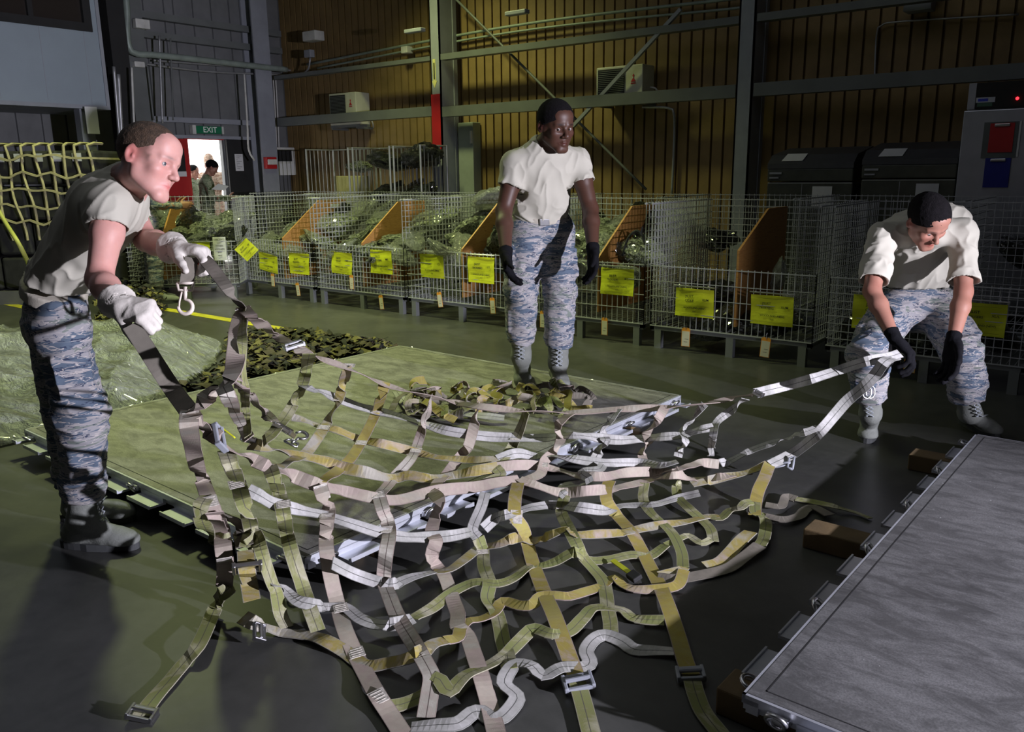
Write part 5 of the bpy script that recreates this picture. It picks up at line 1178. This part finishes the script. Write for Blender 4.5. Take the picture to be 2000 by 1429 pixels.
for row in [
 ('T', [(475, 603), (465, 640), (461, 680), (457, 720), (440, 748), (415, 768), (392, 785), (370, 802)], .052, .3),
 ('o', [(474, 606), (473, 682), (478, 765), (481, 810), (484, 851)], .03, .7), ('t', [(456, 734), (472, 757), (490, 777), (515, 805), (539, 826)], .042, .45), ('t', [(436, 755), (446, 775), (456, 797), (470, 826), (487, 856)], .042, .3),
 ('o', [(604, 691), (598, 722), (590, 752), (575, 785), (556, 816), (535, 842), (514, 862)], .050, .15), ('x', [(678, 719), (670, 750), (660, 782), (640, 824), (622, 852), (600, 882), (575, 897), (540, 912)], .046, .18),
 ('m', [(752, 746), (745, 772), (736, 802), (722, 832), (706, 862), (684, 896), (658, 920), (626, 940)], .048, .12), ('t', [(841, 777), (835, 800), (827, 830), (815, 868), (802, 896), (773, 928), (755, 950), (738, 968)], .046, .12),
 ('T', [(935, 792), (928, 822), (921, 850), (914, 872), (902, 888), (888, 905), (873, 924), (856, 940), (846, 956)], .048, .35),
 ('o', [(1028, 802), (1020, 828), (1009, 854), (998, 876), (985, 893), (968, 910), (979, 926), (962, 936), (944, 944)], .046, .30),
 ('T', [(1117, 805), (1098, 820), (1089, 832), (1096, 854), (1087, 876), (1074, 890), (1062, 902), (1056, 924), (1030, 936), (1014, 942)], .046, .45),
 ('w', [(1206, 799), (1190, 822), (1176, 845), (1182, 860), (1170, 882), (1160, 900)], .046, .3), ('w', [(1178, 907), (1170, 916), (1142, 918), (1136, 925), (1151, 937), (1130, 944), (1100, 950), (1096, 960), (1104, 968)], .040, .4),
 ('T', [(1299, 795), (1285, 818), (1262, 848), (1268, 866), (1254, 886), (1262, 910)], .042, .45), ('w', [(1376, 788), (1355, 815), (1334, 841), (1339, 862), (1328, 878), (1324, 892)], .040, .55), ('w', [(1456, 779), (1430, 800), (1400, 824), (1392, 855), (1388, 890)], .036, .7),
 # rows
 ('w', [(592, 753), (612, 760), (656, 777), (700, 793), (736, 802), (780, 813), (823, 826), (870, 840), (923, 849)], .044, .40), ('w', [(923, 849), (965, 853), (1009, 854), (1045, 855), (1077, 854), (1120, 850), (1169, 855), (1210, 859), (1256, 856), (1290, 853), (1323, 850), (1345, 846), (1370, 838), (1394, 834)], .046, .25),
 ('x', [(570, 814), (595, 820), (619, 830), (660, 840), (700, 857), (745, 866), (798, 879), (850, 892), (905, 897), (940, 898), (972, 897)], .042, .45), ('w', [(972, 897), (1009, 885), (1045, 890), (1077, 889), (1120, 896), (1166, 902), (1205, 904), (1246, 904), (1290, 908), (1323, 901)], .046, .5),
 ('x', [(487, 866), (520, 872), (558, 884), (601, 892), (640, 902), (666, 912), (715, 922), (767, 934), (798, 928), (840, 934), (886, 928), (925, 920), (972, 912)], .050, .3), ('T', [(972, 912), (1010, 908), (1052, 909), (1092, 918), (1135, 928), (1180, 930), (1231, 922), (1286, 920), (1330, 914), (1369, 904), (1404, 906)], .046, .45),
 ('T', [(370, 802), (382, 823), (400, 838), (425, 854), (459, 882), (490, 896), (527, 912), (570, 928), (619, 946), (670, 958), (727, 971), (775, 976), (835, 962), (870, 956), (932, 950), (970, 942), (1015, 937)], .052, .15),
 ('T', [(1015, 937), (1045, 946), (1086, 960), (1110, 962), (1145, 958), (1185, 955), (1215, 950), (1246, 943), (1280, 934), (1320, 925), (1362, 936), (1407, 930), (1440, 926), (1467, 921)], .046, .5),
 ('w', [(484, 956), (508, 968), (536, 984), (580, 994), (629, 1005), (685, 1022), (743, 1040), (790, 1048), (834, 1049), (880, 1046), (920, 1038)], .046, .22), ('w', [(945, 1032), (968, 1012), (994, 1003), (1040, 990), (1080, 986), (1130, 990), (1182, 996), (1210, 988), (1243, 986), (1280, 984), (1323, 972), (1366, 962)], .046, .25),
 ('w', [(649, 1099), (690, 1120), (740, 1137), (768, 1140), (805, 1126), (847, 1116)], .044, .6), ('x', [(847, 1116), (878, 1112), (910, 1090), (936, 1071), (975, 1062), (1011, 1049), (1044, 1056), (1080, 1042), (1109, 1032), (1128, 1044), (1175, 1042), (1219, 1039), (1260, 1030), (1294, 1024), (1340, 1018), (1385, 1008), (1410, 1012)], .044, .5),
 ('w', [(526, 1137), (555, 1150), (580, 1172), (610, 1180), (643, 1185), (674, 1186), (704, 1208), (737, 1219), (770, 1218), (806, 1207)], .044, .4), ('o', [(806, 1207), (845, 1186), (878, 1160), (905, 1145), (932, 1136), (972, 1139), (1004, 1128), (1034, 1106), (1060, 1104), (1086, 1096), (1122, 1078), (1151, 1094), (1190, 1092), (1235, 1083), (1268, 1086), (1300, 1064)], .044, .5),
 ('x', [(474, 1205), (492, 1214), (520, 1225), (548, 1234), (577, 1238), (610, 1242), (635, 1250), (674, 1272), (700, 1292), (721, 1300), (760, 1294), (797, 1285), (825, 1272), (847, 1256), (871, 1250)], .050, .3),
 ('m', [(871, 1250), (894, 1244), (900, 1226), (915, 1212), (940, 1208), (965, 1196), (982, 1174), (1015, 1182), (1040, 1180), (1056, 1164), (1083, 1162), (1110, 1164), (1140, 1156), (1175, 1144), (1200, 1126), (1214, 1140), (1240, 1150), (1281, 1150), (1323, 1142), (1336, 1113)], .044, .5),
 ('o', [(765, 1379), (795, 1372), (834, 1352), (852, 1322), (866, 1338), (878, 1350), (896, 1330), (914, 1315), (950, 1300), (985, 1280), (1008, 1258), (1030, 1236), (1044, 1227), (1079, 1238), (1112, 1232), (1140, 1205), (1161, 1186), (1213, 1190), (1235, 1206), (1262, 1210), (1297, 1211)], .046, .5),
 ('w', [(803, 1420), (850, 1416), (895, 1412), (922, 1392), (940, 1390), (960, 1404), (982, 1399), (1006, 1372), (1008, 1356), (985, 1334), (995, 1308), (1011, 1295), (1040, 1300), (1060, 1320), (1085, 1308), (1102, 1302), (1140, 1302), (1152, 1292), (1145, 1270), (1160, 1248), (1182, 1240), (1215, 1252), (1239, 1268), (1280, 1270), (1317, 1272)], .048, .45),
 # strands towards the camera
 ('T', [(370, 802), (369, 830), (373, 857), (385, 912), (396, 940), (406, 968), (420, 1006), (430, 1040)], .050, .15), ('T', [(418, 1000), (432, 1030), (436, 1068), (440, 1106), (438, 1146)], .056, .1),
 ('o', [(436, 1146), (446, 1152), (434, 1158), (420, 1187), (404, 1225), (385, 1263), (358, 1296), (328, 1332), (310, 1352), (292, 1374), (276, 1398)], .050, .25),
 ('o', [(406, 968), (392, 990), (396, 1020), (415, 1046), (436, 1056), (452, 1052)], .05, .4), ('g', [(432, 1000), (452, 1010), (470, 1035), (478, 1066)], .06, .2),
 ('o', [(441, 879), (452, 910), (465, 943), (474, 975), (484, 1005), (490, 1035), (482, 1068)], .052, .12), ('x', [(480, 1075), (482, 1109), (486, 1135), (492, 1172)], .056, .1), ('o', [(482, 1066), (495, 1055), (502, 1044), (510, 1075), (528, 1130), (540, 1160), (548, 1200), (560, 1225)], .046, .6),
 ('o', [(527, 912), (536, 936), (545, 962), (550, 985), (555, 1011), (560, 1040), (566, 1065), (578, 1105), (592, 1147), (606, 1190), (621, 1231)], .050, .15),
 ('T', [(625, 949), (632, 970), (641, 994), (638, 1020), (637, 1048), (638, 1074), (646, 1125), (658, 1175), (672, 1225), (693, 1275), (714, 1315), (737, 1357), (760, 1392), (784, 1429), (810, 1470)], .052, .10),
 ('t', [(740, 968), (748, 995), (757, 1020), (760, 1045), (754, 1080), (750, 1131), (762, 1168), (778, 1206), (805, 1250), (834, 1300), (843, 1322), (840, 1350), (832, 1400)], .052, .14),
 ('T', [(834, 957), (850, 966), (858, 980), (850, 1010), (843, 1039), (852, 1056), (844, 1082), (852, 1104), (866, 1120), (878, 1150), (886, 1175), (894, 1198), (894, 1222), (912, 1240), (925, 1275), (940, 1321), (954, 1370), (969, 1429), (980, 1475)], .052, .32),
 ('w', [(948, 962), (940, 990), (923, 1032), (934, 1050)], .044, .4), ('o', [(934, 1050), (943, 1075), (945, 1105), (956, 1138), (952, 1168), (968, 1192), (976, 1218), (982, 1250), (990, 1278), (995, 1306)], .050, .3),
 ('m', [(1012, 943), (1006, 972), (1006, 1008), (1021, 1030), (1030, 1060), (1040, 1097), (1053, 1132), (1066, 1165), (1080, 1196), (1092, 1227), (1110, 1278), (1128, 1328)], .054, .10),
 ('o', [(1128, 1332), (1140, 1375), (1154, 1429), (1168, 1480)], .052, .05),
 ('o', [(1104, 966), (1096, 998), (1112, 1034), (1126, 1062), (1139, 1088), (1160, 1112), (1178, 1134), (1184, 1160), (1187, 1188), (1192, 1215), (1193, 1240)], .050, .2),
 ('m', [(1191, 938), (1184, 956), (1186, 980), (1206, 1008), (1231, 1036), (1252, 1072), (1271, 1109), (1288, 1142), (1304, 1181), (1322, 1235), (1339, 1292), (1350, 1318)], .054, .12),
 ('o', [(1350, 1320), (1359, 1354), (1374, 1390), (1404, 1429), (1440, 1475)], .052, .15),
 ('o', [(1259, 943), (1256, 972), (1268, 998), (1295, 1023), (1312, 1040), (1323, 1058), (1332, 1082), (1334, 1107)], .046, .3), ('o', [(1330, 930), (1322, 948), (1324, 970), (1345, 992), (1372, 1016), (1388, 1034), (1393, 1056)], .046, .25),
 # right hand side
 ('o', [(1385, 1008), (1407, 1012), (1425, 996), (1446, 991), (1456, 982), (1470, 980)], .044, .5),
 ('m', [(1504, 904), (1494, 930), (1482, 956), (1476, 980), (1474, 1005)], .056, .12), ('o', [(1474, 980), (1476, 1002), (1490, 1006), (1496, 1022), (1492, 1050), (1484, 1064)], .050, .3),
 ('x', [(1351, 945), (1385, 938), (1420, 930), (1460, 922), (1500, 906)], .046, .35), ('g', [(1494, 1008), (1530, 1014), (1560, 1008), (1572, 996), (1590, 990), (1621, 1006)], .050, .3),
 ('g', [(1484, 1064), (1450, 1090), (1420, 1110), (1370, 1122), (1320, 1130), (1284, 1128)], .056, .2), ('x', [(1466, 1038), (1450, 1052), (1425, 1080), (1405, 1098), (1378, 1106)], .056, .3),
 ('g', [(1495, 985), (1525, 988), (1535, 970), (1554, 974)], .040, .6), ('o', [(1554, 974), (1590, 980), (1628, 988), (1655, 996), (1673, 1001), (1700, 1012)], .030, .6),
 ('w', [(1407, 904), (1425, 900), (1439, 893), (1465, 880), (1495, 869), (1530, 858), (1565, 846), (1600, 834)], .044, .45), ('x', [(1288, 1124), (1330, 1112), (1336, 1108)], .04, .4), ('o', [(1300, 1064), (1330, 1050), (1345, 1046), (1370, 1060), (1390, 1052)], .03, .6)]:
    k, pts, w, tw = row; S(k, 0, pts, w, tw)
S('w', 0, [(1752, 694, 3.86), (1728, 706, .62), (1712, 728, .56), (1690, 752, .50), (1656, 781, .42), (1632, 808, .36), (1603, 841, .29), (1575, 866, .2), (1547, 886), (1505, 907)], .052, .2, 5, flat=.3, lab='pale lower strap to the bending man')
# stitched joints
m_st = mat('stitched_patch', (.52, .49, .44), .85, var=.35, scale=120)
for (x, y, x2, y2) in ((475, 603, 470, 625), (370, 806, 366, 830), (408, 972, 416, 1000), (625, 949, 632, 972), (737, 962, 744, 985), (553, 980, 556, 1000), (459, 940, 466, 960), (638, 1005, 637, 1022), (757, 1030, 757, 1050), (663, 777, 655, 795), (738, 800, 732, 818), (707, 862, 700, 878), (633, 832, 626, 845),
                       (829, 826, 824, 842), (814, 876, 808, 890), (1009, 850, 1005, 866), (1060, 905, 1058, 922), (1009, 998, 1008, 1016), (1098, 985, 1097, 1002), (941, 1072, 943, 1090), (664, 1182, 669, 1200), (694, 1268, 702, 1290), (438, 1092, 439, 1110), (733, 1352, 744, 1370), (682, 712, 676, 726)):
    a, b = npt(x, y), npt(x2, y2); d = nrm(b-a); up = nrm(EYE-a)*.5+np.array((0, 0, .5)); w = nrm(np.cross(d, up)); nn = nrm(np.cross(w, d)); nn = nn if nn[2] > 0 else -nn
    M7 = lambda p, a=a, w=w, d=d, nn=nn: a+w*p[0]+d*p[1]+nn*p[2]
    m = MB(); m.box(-.024, .024, -.004, .05, .0025, .0045, M=M7)
    for q in range(4): m.box(-.018, .018, .004+q*.012, .006+q*.012, .0045, .0058, M=M7)
    m.build('stitched_joint', m_st, net)
# hardware
def frame_of(px, py, qx, qy):
    a, b = npt(px, py), npt(qx, qy); d = nrm(b-a); up = nrm(EYE-a)*.5+np.array((0, 0, .5)); w = nrm(np.cross(d, up)); nn = nrm(np.cross(w, d)); nn = nn if nn[2] > 0 else -nn
    return lambda p: a+w*p[0]+d*p[1]+nn*p[2]
def buckle(px, py, qx, qy, lb, s=1.0, bright=True):
    M = frame_of(px, py, qx, qy); m_ = M_METAL if bright else M_STEEL; m = MB()
    m.bbox(-.036*s, .036*s, -.020*s, -.008*s, -.004, .010, .003, M=M).bbox(-.036*s, .036*s, .024*s, .034*s, -.004, .010, .003, M=M).bbox(-.038*s, -.028*s, -.02*s, .034*s, -.006, .014, .003, M=M).bbox(.028*s, .038*s, -.02*s, .034*s, -.006, .014, .003, M=M)
    m.tube([M((-.03*s, .006*s, .014)), M((.03*s, .006*s, .014))], .006*s, 8)
    o = m.build('buckle', m_, net); o['label'] = lb
def hook(px, py, qx, qy, lb, s=1.0, m_=None, M=None):
    M = M or frame_of(px, py, qx, qy); th = np.linspace(math.pi*.5, -math.pi*1.02, 18)
    C = (0, .085*s)
    pts = [(0, .0), (.0, .03*s)]+[(C[0]+.030*s*math.cos(t), C[1]-.030*s*math.sin(t)) for t in th]
    P = [M((x, y, .004)) for x, y in pts]; r = [.008*s]*2+[(.010-.0035*abs(i-9)/9)*s for i in range(18)]
    m = MB(); m.tube(P, r, 10); m.tube([M((-.035*s, -.012, .004)), M((.035*s, -.012, .004))], .006*s, 8); m.tube([M((-.035*s, -.012, .004)), M((-.028*s, .012, .004)), M((.028*s, .012, .004)), M((.035*s, -.012, .004))], .0065*s, 8)
    m.tube([M((-.014*s, .022*s, .006)), M((-.024*s, .062*s, .006)), M((-.026*s, .088*s, .006))], .004*s, 6)
    o = m.build('hook', m_ or M_METAL, net, True); o['label'] = lb
buckle(575, 677, 560, 667, 'bright buckle on the upper edge strap'); buckle(425, 853, 440, 868, 'dark buckle with a yellow tab on the left strap', 1.1, False); buckle(555, 842, 545, 834, 'square steel ratchet lying over the pallet', 1.1)
buckle(483, 1108, 485, 1125, 'steel ratchet hanging at the near corner of the pallet', 1.25); buckle(1128, 1330, 1134, 1348, 'green-grey buckle on the third strap at the bottom edge', 1.2, False); buckle(1348, 1314, 1353, 1334, 'green-grey buckle on the strap at the lower right', 1.1, False)
buckle(279, 1392, 272, 1402, 'steel end fitting on the loose strap at the lower left', 1.0); buckle(487, 862, 478, 852, 'small steel buckle over the pallet near the left corner', .8); buckle(1480, 770, 1490, 766, 'small steel fitting on the upper strap right of the pallet', .6); buckle(508, 1236, 494, 1232, 'small steel buckle on the floor near the lower left', .8)
M = frame_of(432, 846, 446, 860); MB().box(.0, .045, -.012, .004, .012, .016, M=M).build('yellow_tab', M_YEL, net)
hook(1545, 905, 1440, 908, 'hook lying on the dark floor right of the pallet', 1.0, M_STEEL); hook(570, 866, 590, 850, 'small hook lying on the pallet', .8)
M = frame_of(1238, 1128, 1216, 1112); o = MB().box(-.009, .009, 0, .13, .01, .016, M=M).build('yellow_lever', M_YEL, net); MB().bbox(-.02, .02, -.03, .02, 0, .02, .004, M=M).build('lever_body', M_DARK, o)
c = at_d(1693, 765, 4.02); th = np.linspace(0, 2*math.pi, 20)
for k, dx in enumerate((0, .022)): MB().tube([c+RT*(dx+.022*math.cos(t))+UP*.032*math.sin(t)+FW*(.012*k) for t in th], .0035, 7, False).build('ring', M_METAL, net, True)
# hook strap hanging from the white glove
c0 = at_d(374, 505, 2.74); X = RT; 
ribbon('webbing_strap', [at_d(375, 504, 2.78), at_d(371, 520, 2.76), at_d(367, 538, 2.745), at_d(364, 556, 2.74)], .044, MW['g'], net, 0, 1, flat=0, label='short strap hanging from the white glove')
Mh = lambda p: at_d(363, 560, 2.74)+RT*p[0]-UP*p[1]-FW*p[2]
n = NT('cream_painted_hook'); n.set((.75, .66, .58), .4, 0); hook(0, 0, 0, 0, 'pale steel hook dangling from the white glove', .78, n.m, Mh)
# ------------------------------------------------------------------ heap of webbing on the pallet
heap = empty('webbing_heap', at_z(1010, 790, ZT), 'crumpled heap of webbing lying on the pallet at the feet of the centre man', 'webbing')
rr = np.random.default_rng(11)
for i in range(34):
    px = rr.uniform(800, 1160); py = 780+rr.uniform(-18, 26)-(0 if 900 < px < 1110 else -8); a = rr.uniform(-.7, .7); L = rr.uniform(.18, .42); c = at_z(px, py, ZT+.02); dirv = np.array((math.cos(a-.9), math.sin(a-.9), 0)); P = []
    if not in_pal1(c, -.06): continue
    for t in np.linspace(-.5, .5, 6): P.append(c+dirv*L*t+np.array((-dirv[1], dirv[0], 0))*rr.uniform(-.05, .05)+np.array((0, 0, rr.uniform(0, .05)+.04*math.exp(-(t*3)**2))))
    ribbon('webbing_strap', P, rr.uniform(.04, .055), MW['tTgmxgo'[rr.integers(0, 7)]], heap, 1.1, i)
o = ribbon('webbing_strap', [at_z(x, y, ZT+dz) for (x, y, dz) in ((775, 765, .03), (790, 785, .04), (812, 806, .03), (850, 806, .05), (900, 808, .03), (950, 812, .04), (985, 816, .03))], .06, MW['w'], heap, .4, 77)
# ------------------------------------------------------------------ camouflage netting on the floor behind the pallet
def leaves(name, lb, region, n_, z0, z1, size, seed, mats, cat='camouflage net'):
    rr = np.random.default_rng(seed); root = empty(name, (region[0][0], region[0][1], 0), lb, cat); A = np.array(region); lo, hi = A.min(0), A.max(0)
    def inside(p):
        c = False; j = len(A)-1
        for i in range(len(A)):
            if (A[i][1] > p[1]) != (A[j][1] > p[1]) and p[0] < (A[j][0]-A[i][0])*(p[1]-A[i][1])/(A[j][1]-A[i][1])+A[i][0]: c = not c
            j = i
        return c
    ms = [MB() for _ in mats]; k = 0
    while k < n_:
        p = rr.uniform(lo, hi)
        if not inside(p): continue
        k += 1; m = ms[k % len(ms)]; a = rr.normal(.35, .5); d = np.array((math.cos(a), math.sin(a))); q = np.array((-d[1], d[0])); L = size*rr.uniform(.6, 1.5); W_ = size*.17*rr.uniform(.6, 1.3); z = rr.uniform(z0, z1); V = []; F = []; n2 = 7; ph = rr.uniform(0, 6)
        for i in range(n2+1):
            t = i/n2-.5; ww = W_*(1-(2*t)**2*.75)*(1+.35*math.sin(ph+i*2.1)); zz = z+.018*math.sin(ph+i*1.6); c = p+d*L*t+q*.02*math.sin(ph+i)
            V += [(*(c+q*ww), max(.004, zz+.012*math.sin(ph*2+i))), (*(c-q*ww), max(.004, zz-.012*math.sin(ph*2+i)))]
        for i in range(n2): F.append((2*i, 2*i+1, 2*i+3, 2*i+2))
        b = len(V); V += [(x, y, z_-.002) for (x, y, z_) in V]; F += [tuple(b+w for w in f)[::-1] for f in F]; m.add(V, F)
    for m, mm in zip(ms, mats): tag(m.build('leaf_strips', mm, root), kind='stuff')
    return root
n = NT('camo_leaf_olive'); n.set((.15, .13, .045), .8); CL1 = n.m; n = NT('camo_leaf_dark'); n.set((.018, .018, .014), .8); CL2 = n.m; n = NT('camo_leaf_brown'); n.set((.07, .055, .035), .8); CL3 = n.m
R1 = [at_z(x, y)[:2] for (x, y) in ((470, 655), (560, 650), (660, 664), (735, 670), (745, 682), (650, 704), (560, 730), (465, 755), (350, 782), (330, 790), (420, 745), (460, 720))]
R1 = [(x, y) for x, y in R1]
leaves('camouflage_net', 'camouflage netting spread flat on the floor behind the pallet', R1, 520, .008, .06, .24, 3, (CL1, CL2, CL3, CL2))
R2 = [at_z(x, y, .05)[:2] for (x, y) in ((195, 650), (205, 575), (240, 560), (300, 580), (325, 600), (300, 612), (240, 660))]
leaves('camouflage_net', 'dark bundle of camouflage netting on the floor behind the left man', R2, 300, .01, .26, .2, 5, (CL2, CL1, CL2))
# ------------------------------------------------------------------ clear plastic sheeting
n = NT('crumpled_clear_plastic'); v = n.coord('Object'); a = n.noise(v, 3.2, 6, .6, 2.0); b = n.noise(n.coord('Object', (1, 2.2, 1), (0, 0, .5)), 9, 5, .6, 2.0)
n.set((.74, .77, .73), .12, 0, 1.0); n.b.inputs['Coat Weight'].default_value = 1; n.b.inputs['Coat Roughness'].default_value = .05; n.b.inputs['Alpha'].default_value = .72
h = n.math('ADD', a, n.math('MULTIPLY', b, .5)); n.bump(h, 1.0, .16); M_PLAST = n.m
poly = [(-8.6, 1.6), (-8.7, 3.0), (-7.9, 3.55), (-6.95, 4.05), (-6.35, 4.02), (-5.75, 3.62), (-5.30, 3.05), (-4.92, 2.55), (-4.85, 1.95), (-5.02, 1.55), (-6.5, 1.2)]
A = np.array(poly)
def sdist(X, Y):
    d = np.full(X.shape, 1e9); ins = np.zeros(X.shape, bool); j = len(A)-1
    for i in range(len(A)):
        e = A[j]-A[i]; wx, wy = X-A[i][0], Y-A[i][1]; t = np.clip((wx*e[0]+wy*e[1])/(e @ e), 0, 1); d = np.minimum(d, np.hypot(wx-e[0]*t, wy-e[1]*t))
        c = ((A[i][1] > Y) != (A[j][1] > Y)) & (X < (A[j][0]-A[i][0])*(Y-A[i][1])/(A[j][1]-A[i][1]+1e-12)+A[i][0]); ins ^= c; j = i
    return np.where(ins, d, -d)
st_ = .022; xs = np.arange(-8.8, -4.7, st_); ys = np.arange(1.1, 4.25, st_); X, Y = np.meshgrid(xs, ys, indexing='ij'); D = sdist(X, Y)
PP = np.stack([X.ravel(), Y.ravel(), 0*X.ravel()], 1); w1 = warp_noise(PP*np.array((1, 1.8, 1)), 2.4, 21, 3).reshape(X.shape); w2 = warp_noise(PP*np.array((.8, 2, 1)), 6, 22, 2).reshape(X.shape)
D = D+.05*w1
Z = .012+np.clip(D/.5, 0, 1)**.55*(.17+.12*w1)+.022*(1-2*np.sqrt(np.abs(w2)))*np.clip(D/.1, 0, 1); Z = np.maximum(Z, .008)
gx, gy = np.gradient(D, st_); gl = np.hypot(gx, gy)+1e-6; nb = (D < st_*.9); sh = np.where(nb, D, 0); ok = D > -st_*.1
X = X-gx/gl**2*sh; Y = Y-gy/gl**2*sh; Z = np.where(nb, np.minimum(Z, .012), Z)
ids = -np.ones(X.shape, int); ids[ok] = np.arange(ok.sum()); V = np.stack([X[ok], Y[ok], Z[ok]], 1)
q = np.stack([ids[:-1, :-1], ids[1:, :-1], ids[1:, 1:], ids[:-1, 1:]], -1).reshape(-1, 4); q = q[(q >= 0).all(1)]
o = mesh_obj('plastic_sheeting', V, q, M_PLAST, None, True); tag(o, 'crumpled heap of clear plastic sheeting on the floor at the left', 'plastic sheeting')
sm = o.modifiers.new('thickness', 'SOLIDIFY'); sm.thickness = .002
# ------------------------------------------------------------------ light
w = bpy.data.worlds.new('world'); bpy.context.scene.world = w; w.use_nodes = True
w.node_tree.nodes['Background'].inputs[0].default_value = (1, 1, .98, 1); w.node_tree.nodes['Background'].inputs[1].default_value = 4.0
def cf(x, y, z):   # camera-heading frame to hall frame
    r = _rz((x, y, 0)); return (r[0], r[1], z)
def light(name, kind, loc, target, energy, color, size=.1, angle=60, blend=.5):
    d = bpy.data.lights.new(name, kind); o = bpy.data.objects.new(name, d); COL.objects.link(o); o.location = loc
    v = Vector(target)-Vector(loc); o.rotation_euler = v.to_track_quat('-Z', 'Y').to_euler(); d.energy = energy; d.color = color
    if kind == 'SPOT': d.spot_size = math.radians(angle); d.spot_blend = blend; d.shadow_soft_size = size
    if kind == 'AREA': d.shape = 'DISK'; d.size = size
    return o
light('flash_light', 'SPOT', cf(4.7, -.4, 1.45), cf(-1.7, 3.6, 1.12), 3100, (.88, .86, 1.0), .05, 75, .55)
G_ = (.88, 1.0, .40)
light('high_bay_light', 'SPOT', (-7.6, 4.1, 5.6), (-7.4, 4.3, 0), 900, G_, .25, 104, .5)
light('high_bay_light', 'SPOT', (-5.7, 4.8, 5.6), (-5.7, 5.0, 0), 560, G_, .25, 88, .8)
light('high_bay_light', 'SPOT', (-8.2, 7.3, 5.4), (-7.9, 8.4, 0), 520, (.92, 1.0, .40), .25, 108, .8)  # extra lamp near the tan wall, added to light it
light('ceiling_fill', 'AREA', (-4, 3, 6.3), (-4, 3, 0), 50, (.9, .94, 1.0), 7)  # broad soft fill added overhead for base brightness, no fixture behind it
vs = bpy.context.scene.view_settings; vs.view_transform = 'Standard'; vs.look = 'None'; vs.gamma = 1; vs.exposure = 0; vs.use_curve_mapping = False
